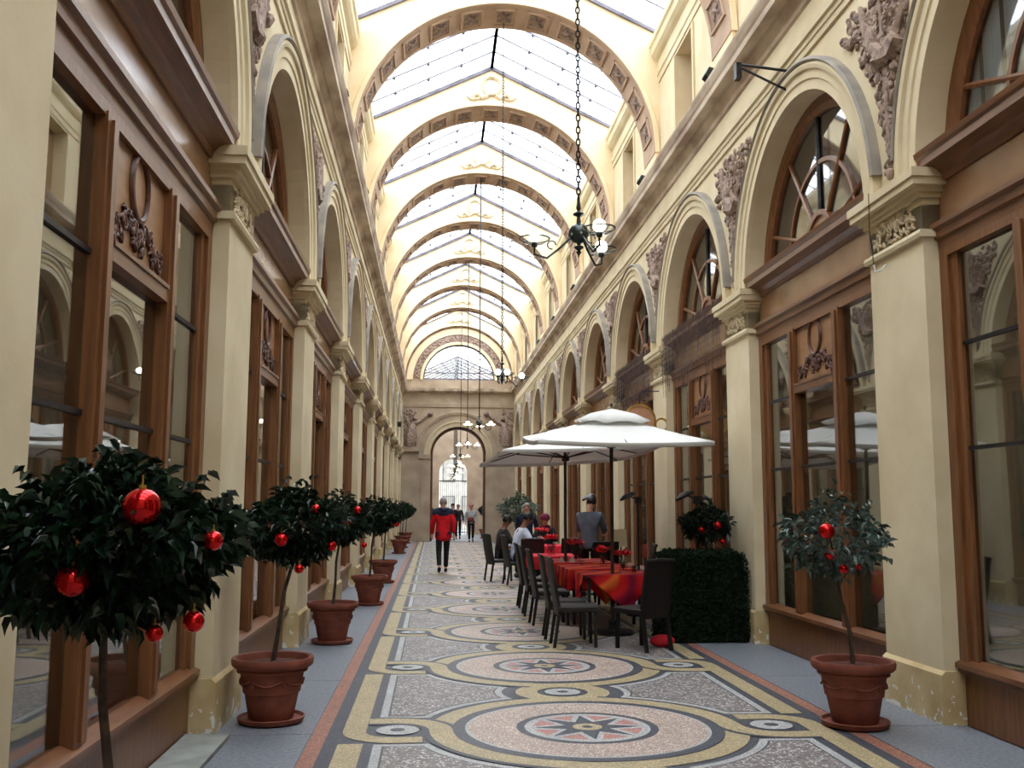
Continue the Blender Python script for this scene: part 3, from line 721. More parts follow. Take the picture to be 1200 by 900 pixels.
# --- end wall with the passage beyond
Y0E, Y1E = YE, YE + .5
def ehalf(s_):
    lo = [(2.75, 0), (1.32, 0), (1.32, 4.07)] + [(1.32 * cos(PI / 2 * i / 16), 4.07 + 1.32 * sin(PI / 2 * i / 16)) for i in range(1, 17)] + [(0, 7.0), (2.75, 7.0)]
    hi = [(2.75, 7.0), (0, 7.0), (0, 7.63), (1.72, 7.63)] + [(1.72 * cos(PI / 2 * i / 16), 7.63 + 1.72 * sin(PI / 2 * i / 16)) for i in range(1, 17)] + [(0, 11.1), (2.75, 9.75)]
    return [[(x * s_, z) for x, z in q] for q in (lo, hi)]
mb = MB()
for s_ in (-1, 1):
    for q in ehalf(s_): mb.prism(q, 1, Y0E, Y1E)
ew = struct(mb.obj('wall_end', TAUPE))
mb = MB()
for prof in ([(1.318, Y0E - .05), (1.5, Y0E - .05), (1.52, Y0E - .08), (1.62, Y0E - .08), (1.62, Y0E + .02), (1.318, Y0E + .02)],):
    sweepArc(prof, 0, 4.07, 0, PI, 40, 'XZ', mb=mb)
mb.obj('end_archivolt', mat('beige_archivolt', (184, 166, 136), (200, 184, 154), 3, .75), ew)
sweepArc([(1.86, Y0E - .03), (1.94, Y0E - .07), (2.02, Y0E - .09), (2.05, Y0E + .02), (1.86, Y0E + .02)], 0, 4.07, 0, PI, 40, 'XZ').obj('outer_hood', TAUPE, ew)
mb = MB()
for prof in ([(1.718, Y0E - .04), (1.85, Y0E - .06), (1.85, Y0E + .02), (1.718, Y0E + .02)], [(2.2, Y0E - .08), (2.5, Y0E - .12), (2.5, Y0E + .02), (2.2, Y0E + .02)]):
    sweepArc(prof, 0, 7.63, 0, PI, 40, 'XZ', mb=mb)
mb.obj('lunette_archivolt', STONE2, ew)
sweepArc([(1.87, Y0E - .02), (2.18, Y0E - .03), (2.18, Y0E + .02), (1.87, Y0E + .02)], 0, 7.63, .03, PI - .03, 40, 'XZ').obj('lunette_relief_band', RELIEF, ew)
rl = MB(); rng = random.Random(9)
for i in range(90):
    a = .05 + (PI - .1) * i / 89; r = 2.02 + rng.uniform(-.1, .1)
    rl.ball((r * cos(a), Y0E - .03, 7.63 + r * sin(a)), .055, 6, 4, (1, .6, 1))
rl.obj('leafy_band_carving', RELIEF, ew, True)
MB().prism([(Y0E - .02, 7.0), (Y0E - .22, 7.04), (Y0E - .26, 7.08), (Y0E - .28, 7.2), (Y0E + .1, 7.24), (Y0E + .1, 7.0)], 0, -2.68, 2.68).obj('end_cornice', CORN, ew)
MB().prism([(Y0E + .01, 6.3), (Y0E - .05, 6.32), (Y0E - .07, 6.48), (Y0E + .01, 6.5)], 0, -2.68, 2.68).obj('end_string_moulding', TAUPE, ew)
mb = MB()
for s_ in (-1, 1):
    mb.box(min(s_ * 1.3, s_ * 1.85), max(s_ * 1.3, s_ * 1.85), Y0E - .1, Y0E, 3.86, 4.07).box(min(s_ * 1.3, s_ * 1.75), max(s_ * 1.3, s_ * 1.75), Y0E - .05, Y0E, 0, 3.86)
    mb.box(min(s_ * 1.85, s_ * 2.69), max(s_ * 1.85, s_ * 2.69), Y0E - .16, Y0E, 4.2, 4.42)
mb.obj('end_impost', TAUPE, ew)
for s_ in (-1, 1):                     # winged figure reliefs in the spandrels of the end wall
    st = []; bl = []; mb = MB(); rng = random.Random(3 + s_)
    def T(pts, r): mb.tube([(s_ * x, Y0E - .05, z) for x, z in pts], r, 7)
    T([(2.3, 4.45), (2.28, 4.9), (2.22, 5.25), (2.15, 5.55)], [.2, .27, .24, .10])
    T([(2.2, 5.5), (1.9, 5.6), (1.6, 5.82), (1.4, 5.98)], [.10, .08, .06, .05])
    mb.ball((s_ * 1.33, Y0E - .06, 6.0), .13, 8, 6); mb.ball((s_ * 2.1, Y0E - .08, 5.78), .11, 8, 6)
    for k in range(8): T([(2.3, 5.45), (2.45, 5.2 - k * .05), (2.55, 4.9 - k * .06)], [.05, .04, .02])
    for k in range(60): mb.ball((s_ * rng.uniform(1.98, 2.6), Y0E - .04, rng.uniform(4.5, 6.15)), .08, 6, 4, (.7, .6, 1.3))
    mb.obj('winged_figure_relief', RELIEF, ew, True)
# lunette window
lw = struct(sweepArc([(1.66, Y0E + .15), (1.74, Y0E + .15), (1.74, Y0E + .25), (1.66, Y0E + .25)], 0, 7.63, 0, PI, 36, 'XZ').obj('window_90', STEEL))
MB().box(-1.72, 1.72, Y0E + .15, Y0E + .25, 7.6, 7.68).box(-1.66, 1.66, Y0E + .18, Y0E + .22, 7.97, 8.01).obj('transom', STEEL, lw)
for deg in (22, 45, 68, 90, 112, 135, 158):
    t = math.radians(deg); MB().tube([(.5 * cos(t), Y0E + .2, 7.66 + .5 * sin(t)), (1.68 * cos(t), Y0E + .2, 7.63 + 1.68 * sin(t))], .018, 5).obj('spoke', STEEL, lw)
for i in range(8):
    a0, a1 = PI * i / 8, PI * (i + 1) / 8
    MB().prism([(0, 7.66)] + [(1.67 * cos(a0 + (a1 - a0) * k / 5), 7.66 + 1.64 * sin(a0 + (a1 - a0) * k / 5)) for k in range(6)], 1, Y0E + .195, Y0E + .201).obj('pane', GLASSR, lw)
# passage beyond: two arches, side walls, pitched glass roof, bright court with railings
mb = MB()
for s_ in (-1, 1):
    mb.box(min(s_ * 2.3, s_ * 2.6), max(s_ * 2.3, s_ * 2.6), Y1E, 59, 0, 8)
    q = [(2.4, 0), (.82, 0), (.82, 3.6)] + [(.82 * cos(PI / 2 * i / 12), 3.6 + .82 * sin(PI / 2 * i / 12)) for i in range(1, 13)] + [(0, 8), (2.4, 8)]
    mb.prism([(x * s_, z) for x, z in q], 1, 58.5, 59)
pb = struct(mb.obj('wall_passage', TAUPE))
mb = MB()
for s_ in (-1, 1):
    mb.box(min(s_ * 1.2, s_ * 1.34), max(s_ * 1.2, s_ * 1.34), Y0E + .12, Y1E + .05, 0, 4.07)
sweepArc([(1.2, Y0E + .12), (1.34, Y0E + .12), (1.34, Y1E + .05), (1.2, Y1E + .05)], 0, 4.07, 0, PI, 32, 'XZ', mb=mb)
mb.obj('dark_arch_lining', CARVE, pb)
mb = MB()
for s_ in (-1, 1): mb.prism([(s_ * 2.6, 8.0), (0, 9.15), (0, 9.2), (s_ * 2.6, 8.05)], 1, 50.0, 58.9)
struct(mb.obj('skylight_passage', GLASSR))
mb = MB()
for i in range(9):
    for s_ in (-1, 1): mb.prism([(s_ * 2.6, 8.03), (0, 9.18), (0, 9.26), (s_ * 2.6, 8.11)], 1, 50.0 + i * 1.1, 50.06 + i * 1.1)
mb.box(-2.3, 2.3, 49.9, 50.0, 7.98, 8.08)
tag(mb.obj('trim_1', STEEL), None, None, kind='structure')
mb = MB()
for i in range(15): mb.tube([(-.84 + i * .12, 59.3, 0), (-.84 + i * .12, 59.3, 3.1)], .014, 5)
mb.box(-.9, .9, 59.28, 59.32, 3.1, 3.16).box(-.9, .9, 59.28, 59.32, 1.0, 1.05).box(-.9, .9, 59.28, 59.32, .08, .13)
tag(mb.obj('iron_gate', IRON), 'tall black iron railing gate closing the far end of the passage', 'gate')
fac = thing('court_building', 'pale building facade seen through the gate at the very far end', 'building', (0, 72, 0))
MB().box(-6, 6, 0, .4, 0, 9).obj('facade', mat('pale_facade_render', (126, 122, 112), (142, 138, 128), 3, .8), fac)
for x in (-1.9, -.5, .9):
    for z in (.6, 3.4, 6.2):
        f_ = MB().box(x, x + .9, -.06, .02, z, z + 1.8).obj('window', GREYIN, fac)
        MB().box(x + .08, x + .82, -.09, -.05, z + .08, z + 1.72).obj('pane', mat('blue_grey_pane', (96, 94, 88), (116, 112, 104), 2, .3), f_)
# rear closing wall of the hall behind the camera
struct(MB().box(-3.1, 3.1, YA - .4, YA, 0, 11.2).obj('wall_rear', STONE))
struct(MB().box(-6, 6, 59, 76, -.2, -.12).obj('floor_court', PAVE))

# ------------------------------------------------------------------ potted trees
pot_prof = [(.155, .03), (.165, .04), (.20, .22), (.212, .225), (.215, .25), (.235, .37), (.26, .375), (.262, .39), (.255, .40), (.285, .41), (.30, .425), (.305, .46), (.298, .478), (.27, .475), (.258, .45), (.25, .42), (.0, .42)]
def ribbed(): 
    return MB().lathe(pot_prof, 36)
me_pot = ribbed().mesh('pot', TERRA, True)
me_saucer = MB().lathe([(.0, 0), (.19, 0), (.235, .012), (.25, .045), (.24, .05), (.225, .028), (.17, .028), (0, .028)], 32).mesh('saucer', TERRA, True)
me_soil = MB().lathe([(0, .40), (.25, .40), (.25, .43), (.15, .445), (0, .45)], 18).mesh('soil', SOIL)
po = MB()
for k in range(6):
    po.ball((.222 * cos(k * 1.05), .222 * sin(k * 1.05), .30), .03, 6, 4, (.5, .5, 1.0))
    po.tube([(.232 * cos(k * 1.05 + t * .12), .232 * sin(k * 1.05 + t * .12), .32 - .03 * sin(t * PI / 8)) for t in range(9)], .009, 5)
me_orn = po.mesh('pot_garland', TERRA, True)
def leafgeo(L, W):                      # a folded, pointed leaf along +x
    return ([(0, 0, 0), (L * .3, W, .012), (L * .3, 0, -.008), (L * .3, -W, .012), (L * .7, W * .75, .004), (L * .7, 0, -.018), (L * .7, -W * .75, .004), (L, 0, -.03)],
            [(0, 2, 1), (0, 3, 2), (1, 2, 5, 4), (2, 3, 6, 5), (4, 5, 7), (5, 6, 7)])
def leafmat(rng, c, R, out=True, squash=.82):
    while True:
        d = Vector((rng.gauss(0, 1), rng.gauss(0, 1), rng.gauss(0, 1)))
        if d.length > .1: break
    d.normalize(); r = R * (rng.uniform(.3, 1) ** (.45) if not out else rng.uniform(.85, 1.08))
    if d.z < -.3: r *= .9
    bump_ = 1 + .16 * sin(d.x * 5 + 1.3) * cos(d.y * 4) + .1 * sin(d.z * 7)
    p = Vector((d.x * r * bump_, d.y * r * bump_, d.z * r * squash * bump_)) + Vector(c)
    q = (Vector((d.x, d.y, d.z * .45 + .05)) * .9 + Vector((rng.gauss(0, .5), rng.gauss(0, .5), rng.gauss(0, .38)))).normalized()
    m = q.to_track_quat('X', 'Z').to_matrix().to_4x4() @ Matrix.Rotation(rng.uniform(-.9, .9), 4, 'X')
    m.translation = p; return m
def foliage(seed, c, R, n, L=.075, W=.018, squash=.82, m=LEAF):
    rng = random.Random(seed); mb = MB()
    for i in range(n):
        mx = leafmat(rng, c, R * (1.12 if rng.random() < .06 else 1), rng.random() < .4, squash); s_ = rng.uniform(.75, 1.25)
        v, f = leafgeo(L * s_, W * s_); mb.add([mx @ Vector(p) for p in v], f)
    for k in range(int(16 + n / 130)):           # loose sprigs that break the outline
        a = rng.uniform(0, 2 * PI); e = rng.uniform(-.5, 1.0); d = Vector((cos(a) * cos(e), sin(a) * cos(e), sin(e) * squash)); p0 = Vector(c) + d * R * .85; ln = rng.uniform(.08, .15) * R / .37
        dd = (d + Vector((rng.gauss(0, .3), rng.gauss(0, .3), rng.uniform(-.2, .4)))).normalized()
        mb.tube([p0 - d * .1, p0 + dd * ln * .5, p0 + dd * ln + Vector((0, 0, -.012))], [.0035, .003, .0015], 4)
        for q_ in range(7):
            t_ = (q_ + 1) / 7; s2 = dd.cross(Vector((0, 0, 1))); s2 = s2.normalized() if s2.length > .1 else Vector((1, 0, 0))
            ld = (dd * .6 + s2 * (1 if q_ % 2 else -1) * .8 + Vector((0, 0, rng.uniform(-.3, .3)))).normalized()
            mx = ld.to_track_quat('X', 'Z').to_matrix().to_4x4(); mx.translation = p0 + dd * ln * t_
            v, f = leafgeo(L * .85, W * .9); mb.add([mx @ Vector(p) for p in v], f)
    return mb.mesh('foliage', m, True)
def trunk(seed, h0, h1, lean=(0, 0), R=.3, n=9):
    rng = random.Random(seed); mb = MB()
    top = (lean[0], lean[1], h1)
    mb.tube([(0, 0, h0), (lean[0] * .2 + .01, lean[1] * .2, h0 + (h1 - h0) * .35), (lean[0] * .6 - .01, lean[1] * .6, h0 + (h1 - h0) * .7), top], [.020, .016, .015, .013], 8)
    for k in range(n):
        a = rng.uniform(0, 2 * PI); e = rng.uniform(.1, 1.3); r = R * rng.uniform(.6, .95)
        q = (top[0] + r * cos(a) * cos(e), top[1] + r * sin(a) * cos(e), top[2] + .05 + r * sin(e) * 1.3)
        mb.tube([(top[0], top[1], top[2] - .03), ((top[0] + q[0]) / 2, (top[1] + q[1]) / 2, (top[2] + q[2]) / 2 + .03), q], [.010, .007, .004], 5)
    return mb.mesh('trunk', BARK, True)
LEAFME = []
for i in range(4):
    v, f = leafgeo(.054 * (.85 + .16 * i), .0125); LEAFME.append(MB().add(v, f).mesh('leaf', LEAF))
def topiary(loc, label, zc, R, seed, n=900, leaves=0, lean=(0, 0), L=.075, squash=.82, fol=None, tr=None, group='bauble trees in terracotta pots', lm=LEAF, mats=None):
    t = thing('potted_topiary_tree', label, 'potted tree', loc, 0, group)
    link('saucer', me_saucer, t); link('pot', me_pot, t); link('soil', me_soil, t); link('pot_garland', me_orn, t)
    link('trunk', tr or trunk(seed, .42, zc - R * .7, lean, R), t)
    f = link('foliage', fol or foliage(seed, (lean[0], lean[1], zc), R, n, L, L * .24, squash, lm), t); f['kind'] = 'stuff'
    rng = random.Random(seed + 99)
    for i in range(leaves):
        mx = leafmat(rng, (lean[0], lean[1], zc), R * 1.03, True, squash)
        o = link('leaf', LEAFME[i % 4], t); o.matrix_local = mx
    return t
me_b = {}
def bauble(p, r, label, group):
    k = round(r, 3)
    if k not in me_b:
        me_b[k] = (MB().ball((0, 0, 0), k, 24, 16).mesh('bauble', REDB, True), MB().lathe([(0, k * .95), (k * .2, k * .95), (k * .2, k * 1.15), (0, k * 1.17)], 10).tube([(0, 0, k * 1.1), (0, 0, k * 1.7)], .003, 4).mesh('cap', GOLD, True))
    o = link('bauble', me_b[k][0], None, p); tag(o, label, 'bauble', group); link('cap', me_b[k][1], o); return o

# pixel of the photograph -> point in the hall on the plane y = Y (used for measuring placements once)
def AT(px, py, Y=None, Z=None):
    x = px - 600; wd = py - 450; u = x * cos(ROLL) - wd * sin(ROLL); v = x * sin(ROLL) + wd * cos(ROLL)
    d = _f + _r * (u / FPX) - _u * (v / FPX)
    o = Vector((-1.145, 0, 1.6)); t = (Y - o.y) / d.y if Y is not None else (Z - o.z) / d.z
    return o + d * t
T0 = topiary((-2.14, 3.32, 0), 'big bushy potted tree with red baubles, nearest the camera at bottom left', 1.46, .365, 3, 3400, 290, (-.05, 0), .056, .68)
T1 = topiary((-2.335, 7.76, 0), 'round potted tree in terracotta pot beside the second left pilaster', 1.43, .345, 5, 2300, 120, (.13, 0), .058, .8)
fol_a = [foliage(60 + i, (.06, 0, 1.42), .33, 1400, .066, .015, .85) for i in range(3)]
tr_a = [trunk(70 + i, .42, 1.18, (.06, 0), .32) for i in range(2)]
left_t = [(-2.317, 12.08, 'potted bauble tree standing third from the camera on the left'), (-2.177, 16.66, 'potted bauble tree standing fourth from the camera on the left, nearer the mosaic'),
          (-2.19, 21.42, 'potted bauble tree standing fifth from the camera on the left'), (-2.30, 34.6, 'potted tree standing sixth along the left wall, far down the gallery'),
          (-2.35, 39.4, 'potted tree standing seventh along the left wall'), (-2.35, 44.2, 'small-looking potted tree at the foot of the end wall, left side')]
LT = []
for i, (x, y, lab) in enumerate(left_t):
    LT.append(topiary((x, y, 0), lab, 1.42, .37, i + 20, fol=fol_a[i % 3], tr=tr_a[i % 2]))
TR = topiary((1.993, 7.35, 0), 'loose grey-green potted tree with red baubles beside the right pilaster', 1.37, .34, 41, 520, 150, (-.10, .02), .07, .85, lm=mat('blue_green_leaf', (46, 66, 58), (92, 112, 104), 16, .35, spec=.6))
TH = topiary((2.33, 12.5, 0), 'dark potted tree with red bauble rising behind the clipped hedge', 1.38, .27, 44, 900, 0, (0, 0), .07)
for x, y, lab in ((1.55, 48.6, 'potted tree just beyond the end arch on the right'), (-1.62, 49.2, 'potted tree just beyond the end arch on the left'), (1.5, 51.4, 'potted tree in the passage, farther right pot')):
    topiary((x, y, 0), lab, 1.42, .37, int(y * 3) % 17, fol=fol_a[2], tr=tr_a[1], group='potted trees beyond the end arch')
ol = topiary((1.35, 29.0, 0), 'grey-leaved bushy potted olive behind the far tables', 1.50, .50, 51, 800, 0, (0, 0), .12, .8, lm=LEAFG, group=None)
G = 'red baubles on the potted trees'
def bl(px, py, Y, r, lab, tree): bauble(AT(px, py, Y=Y), r, lab, G)
for px, py, Y, r, lab in [(167, 597, 2.96, .055, 'largest red bauble near the top of the nearest tree'), (86, 684, 3.0, .047, 'red bauble low on the left side of the nearest tree'),
        (251, 636, 3.1, .030, 'red bauble on the right side of the nearest tree'), (229, 731, 3.15, .032, 'red bauble hanging at the lower right of the nearest tree'),
        (183, 745, 3.1, .026, 'small red bauble under the crown of the nearest tree'), (331, 634, 7.38, .05, 'red bauble in the middle of the second tree on the left'),
        (389, 641, 7.6, .042, 'red bauble at the right edge of the second tree on the left'), (352, 668, 7.4, .035, 'small red bauble at the underside of the second tree on the left'),
        (371, 598, 7.5, .034, 'small red bauble near the top right of the second tree on the left'), (420, 599, 11.80, .045, 'red bauble high on the third tree on the left'),
        (407, 614, 11.72, .042, 'red bauble in the centre of the third tree on the left'), (428, 640, 16.3, .045, 'red bauble low on the fourth tree on the left'),
        (466, 615, 21.05, .06, 'red bauble on the fifth tree on the left'), (970, 620, 7.02, .058, 'red bauble in the middle of the right potted tree'),
        (974, 647, 7.1, .040, 'red bauble below the middle one on the right potted tree'), (990, 664, 7.1, .034, 'red bauble at the underside of the right potted tree'),
        (1008, 660, 7.2, .034, 'dark red bauble at the lower right of the right potted tree'), (842, 614, 12.2, .048, 'red bauble on the tree behind the hedge'),
        (823, 619, 12.25, .040, 'dim red bauble left of the bright one behind the hedge'), (848, 633, 12.28, .035, 'red bauble just above the hedge top')]:
    bl(px, py, Y, r, lab, None)

# ------------------------------------------------------------------ clipped hedge
def hedge_mesh():
    rng = random.Random(12); mb = MB(); x0, x1, y0, y1, h = 1.56, 2.635, 11.82, 12.22, 1.07
    for i in range(15000):
        f = rng.random()
        if f < .55: p = Vector((rng.uniform(x0, x1), y0, rng.uniform(.02, h)))
        elif f < .8: p = Vector((rng.uniform(x0, x1), rng.uniform(y0, y1), h))
        elif f < .9: p = Vector((x0, rng.uniform(y0, y1), rng.uniform(.02, h)))
        else: p = Vector((x1, rng.uniform(y0, y1), rng.uniform(.02, h)))
        for ax, (lo, hi) in enumerate(((x0, x1), (y0, y1), (-1, h))):   # rounded top edges
            pass
        d = max(0, p.z - (h - .12)); k = d / .12
        if p.x < x0 + .12 and k > 0: p.x += .05 * k
        if p.x > x1 - .12 and k > 0: p.x -= .05 * k
        if p.z > h - .02: p.z -= .07 * max(0, (x0 + .14 - p.x) / .14, (p.x - x1 + .14) / .14) + .04 * max(0, (y0 + .1 - p.y) / .1)
        p += Vector((rng.gauss(0, .012),) * 1 + (rng.gauss(0, .012), rng.gauss(0, .012)))
        p.z = max(p.z, .015)
        t = Vector((rng.gauss(0, 1), rng.gauss(0, 1), rng.gauss(0, 1))).normalized() * .022; b_ = t.cross(Vector((rng.gauss(0, 1), rng.gauss(0, 1), rng.gauss(0, 1)))).normalized() * .010
        mb.add([p - t * .3, p + b_ + t * .4, p + t, p - b_ + t * .4], [(0, 1, 2, 3)])
    return mb
hg = tag(MB().prism([(1.59, 0.0), (2.61, 0), (2.61, .93), (2.54, 1.03), (1.66, 1.03), (1.59, .93)], 1, 11.86, 12.19).obj('clipped_hedge', HEDGE), 'dense dark clipped box hedge standing against the right wall', 'hedge')
hm = hedge_mesh().mesh('hedge_leaves', HEDGE); o = link('hedge_leaves', hm, hg); o['kind'] = 'stuff'

# ------------------------------------------------------------------ chairs 
def make_chair():
    t = thing('dining_chair', '', 'chair', (0, 0, 0), 0, 'high-backed dark chairs at the terrace tables')   # faces +y, origin under seat centre
    MB().prism([(-.22, .40), (.22, .40), (.23, .42), (.23, .455), (.21, .47), (-.21, .47), (-.23, .455), (-.23, .42)], 1, -.21, .24).obj('seat', CHAIR, t)
    rings = []
    for i in range(9):
        f = i / 8; z = .36 + .64 * f; y = -.21 - .10 * f ** 1.5 - .02 * sin(f * PI)
        w_ = .215 + .01 * sin(f * PI)
        rings.append([(-w_, y, z), (-w_ * .6, y - .012, z), (0, y - .018, z), (w_ * .6, y - .012, z), (w_, y, z), (w_, y + .038, z), (0, y + .022, z), (-w_, y + .038, z)])
    MB().loft(rings).obj('backrest', CHAIR, t, True)
    MB().tube([(-.215, -.305, 1.0), (-.12, -.316, 1.008), (0, -.32, 1.01), (.12, -.316, 1.008), (.215, -.305, 1.0)], .022, 7).obj('top_rail', CHAIR, t, True)
    for x, y, dx, dy in ((-.19, .21, 0, .01), (.19, .21, 0, .01), (-.19, -.2, 0, -.06), (.19, -.2, 0, -.06)):
        MB().prism([(-.018, -.018), (.018, -.018), (.018, .018), (-.018, .018)], 2, 0, .41).xf(Matrix.Translation((x, y, 0)) @ Matrix(((1, 0, -dx / .41, dx), (0, 1, -dy / .41, dy), (0, 0, 1, 0), (0, 0, 0, 1)))).obj('leg', CHAIR, t)
    return t
ch0 = make_chair(); used = [False]
def chair(x, y, az, label):             # az = facing direction, degrees clockwise from +y
    rz = -math.radians(az)
    if not used[0]:
        used[0] = True; ch0.location = (x, y, 0); ch0.rotation_euler = (0, 0, rz); ch0['label'] = label; return ch0
    return clone(ch0, (x, y, 0), rz, label)
chair(.52, 11.72, 90, 'nearest dark chair of the aisle-side row, its back to the aisle')
chair(.50, 12.42, 92, 'second chair from the camera in the aisle-side row')
chair(.48, 13.85, 88, 'third chair from the camera in the aisle-side row')
chair(.48, 15.0, 91, 'fourth chair from the camera in the aisle-side row')
chair(.50, 16.2, 90, 'fifth chair of the aisle-side row, before the gap')
chair(1.26, 11.40, -32, 'dark chair in front of the hedge, turned towards the near table')
chair(.73, 18.85, 4, 'dark chair with its back squarely to the camera, beyond the aisle row')
chair(.30, 21.9, 72, 'empty outermost chair left of the person in white')
chair(.62, 20.9, 80, 'chair the person in a white shirt sits on')
chair(1.50, 19.0, 2, 'dark chair seen from behind, between the tables and the waiter')
chair(1.84, 17.15, 8, 'dark chair just right of the waiter, back to the camera')
chair(2.06, 14.1, -80, 'wall-side dark chair behind the pole of the front parasol')
chair(2.12, 13.3, -84, 'wall-side dark chair just behind the hedge')
chair(2.1, 15.85, -86, 'wall-side dark chair beside the menu stand')
chair(1.55, 23.9, 178, 'dark chair of the seated person in a burgundy hat')

# ------------------------------------------------------------------ tables and cloths
def table(x, y, w_, d, label):
    t = thing('terrace_table', label, 'table', (x, y, 0), 0, 'terrace tables')
    MB().box(-w_ / 2, w_ / 2, -d / 2, d / 2, .71, .74).obj('tabletop', TLEG, t)
    for a in (-1, 1):
        for b_ in (-1, 1): MB().box(a * (w_ / 2 - .06) - .02, a * (w_ / 2 - .06) + .02, b_ * (d / 2 - .06) - .02, b_ * (d / 2 - .06) + .02, 0, .71).obj('leg', TLEG, t)
def cloth(x, y, w_, d, drop, label, m, rot=0, group='red tablecloths'):
    """cloth lying on a table; size (w_+2*drop)x(d+2*drop), turned by rot"""
    n = 44; mb = MB(); W2, D2 = w_ / 2 + drop, d / 2 + drop; vs = []
    cr, sr = cos(rot), sin(rot)
    for i in range(n + 1):
        for k in range(n + 1):
            a = (-1 + 2 * i / n) * W2; b_ = (-1 + 2 * k / n) * D2
            px, py = a * cr - b_ * sr, a * sr + b_ * cr
            qx, qy = max(-w_ / 2, min(w_ / 2, px)), max(-d / 2, min(d / 2, py))
            ex, ey = px - qx, py - qy; e = math.hypot(ex, ey); z = .748
            if e > 0:
                out = .012 + .02 * (1 - math.exp(-e * 8)) + .018 * sin((px + py * 1.7) * 13) * min(1, e * 4)
                vs.append((qx + ex / e * out, qy + ey / e * out, z - max(0, e - .012) * .985))
            else: vs.append((px, py, z + .002 * sin(px * 9) * cos(py * 7)))
    mb.add(vs, [(i * (n + 1) + k, (i + 1) * (n + 1) + k, (i + 1) * (n + 1) + k + 1, i * (n + 1) + k + 1) for i in range(n) for k in range(n)])
    o = mb.obj('tablecloth', m, None, True, loc=(x, y, 0)); sm = o.modifiers.new('thickness', 'SOLIDIFY'); sm.thickness = .003; sm.offset = 1
    return tag(o, label, 'tablecloth', group)
TB = [(1.25, 12.98, .95, .85, 'nearest terrace table, next to the hedge'), (1.22, 14.35, .95, 1.3, 'second terrace table, behind the near one'),
      (1.2, 15.95, .95, 1.3, 'third terrace table along the wall side'), (1.0, 18.0, .8, .9, 'fourth terrace table, by the waiter'), (1.5, 22.6, 1.0, .9, 'farthest terrace table, before the seated people')]
for x, y, a, b_, lab in TB: table(x, y, a, b_, lab)
cloth(1.25, 12.98, .95, .85, -.02, 'patterned red and orange cloth draped cornerwise over the nearest table', CLOTH, PI / 4) if 0 else None
def square(x, y, w_, d, s_, label, m, rot): 
    n = 48; mb = MB(); vs = []; cr, sr = cos(rot), sin(rot)
    for i in range(n + 1):
        for k in range(n + 1):
            a = (-1 + 2 * i / n) * s_; b_ = (-1 + 2 * k / n) * s_; px, py = a * cr - b_ * sr, a * sr + b_ * cr
            qx, qy = max(-w_ / 2, min(w_ / 2, px)), max(-d / 2, min(d / 2, py)); ex, ey = px - qx, py - qy; e = math.hypot(ex, ey)
            if e > 0:
                out = .014 + .03 * (1 - math.exp(-e * 6)) + .022 * sin((px - py * 1.3) * 15) * min(1, e * 4)
                vs.append((qx + ex / e * out, qy + ey / e * out, .752 - max(0, e - .012) * .98))
            else: vs.append((px, py, .752 + .002 * sin(px * 9) * cos(py * 7)))
    mb.add(vs, [(i * (n + 1) + k, (i + 1) * (n + 1) + k, (i + 1) * (n + 1) + k + 1, i * (n + 1) + k + 1) for i in range(n) for k in range(n)])
    o = mb.obj('tablecloth', m, None, True, loc=(x, y, 0)); sm = o.modifiers.new('thickness', 'SOLIDIFY'); sm.thickness = .003; sm.offset = 1
    return tag(o, label, 'tablecloth', 'red tablecloths')
square(1.25, 12.98, .95, .85, .64, 'patterned red and orange cloth hanging cornerwise from the nearest table', CLOTH, PI / 4 + .06)
cloth(1.22, 14.35, .95, 1.3, .30, 'red and orange cloth on the second table', CLOTH)
cloth(1.2, 15.95, .95, 1.3, .30, 'red and orange cloth on the third table, near the row of chair backs', CLOTH)
cloth(1.0, 18.0, .8, .9, .25, 'plain red cloth on the table beside the waiter', PINKCLOTH)
cloth(1.5, 22.6, 1.0, .9, .3, 'plain bright red cloth on the farthest table', PINKCLOTH)
def flowers(p, label, s_=1.0, seed=1):
    t = thing('vase_of_flowers', label, 'vase', p, 0, 'red flowers on the terrace tables')
    MB().lathe([(0, 0), (.045 * s_, 0), (.05 * s_, .02), (.042 * s_, .07 * s_), (.055 * s_, .12 * s_), (.05 * s_, .12 * s_), (.036 * s_, .07 * s_), (0, .03)], 14).obj('glass_vase', GLASST, t, True)
    rng = random.Random(seed); mb = MB(); st = MB()
    for k in range(12):
        a = k * .9; r = .075 * s_ * rng.uniform(.3, 1.2); c = Vector((r * cos(a), r * sin(a), .17 * s_ + rng.uniform(0, .05)))
        st.tube([(0, 0, .03), c], .003, 4)
        for q in range(7):
            b_ = q * .9 + rng.uniform(-.2, .2); d = Vector((cos(b_), sin(b_), rng.uniform(.1, 1.0))); e = Vector((-sin(b_), cos(b_), 0))
            mb.add([c, c + d * .035 + e * .022, c + d * .075, c + d * .035 - e * .022], [(0, 1, 2, 3)])
    mb.obj('petals', PINKFLOWER, t); st.obj('stems', LEAF, t)
ZT = .757
flowers((1.36, 13.05, ZT), 'red flowers in a glass vase on the nearest table', 1.15, 1)
flowers((1.33, 14.4, ZT - .005), 'red flowers in a glass vase on the second table', 1.15, 2)
flowers((1.12, 15.7, ZT - .005), 'tall red flowers on the third table', 1.5, 3)
flowers((1.0, 18.0, ZT - .005), 'pink-red flowers on the table beside the waiter', 1.6, 4)
flowers((1.30, 22.5, ZT - .005), 'red flowers on the farthest table', 1.7, 5)
def tumbler(p, lab):
    o = MB().lathe([(0, 0), (.03, 0), (.036, .09), (.033, .09), (.027, .008), (0, .008)], 14).obj('tumbler', GLASST, None, True, loc=p); tag(o, lab, 'glass', 'glasses on the terrace tables')
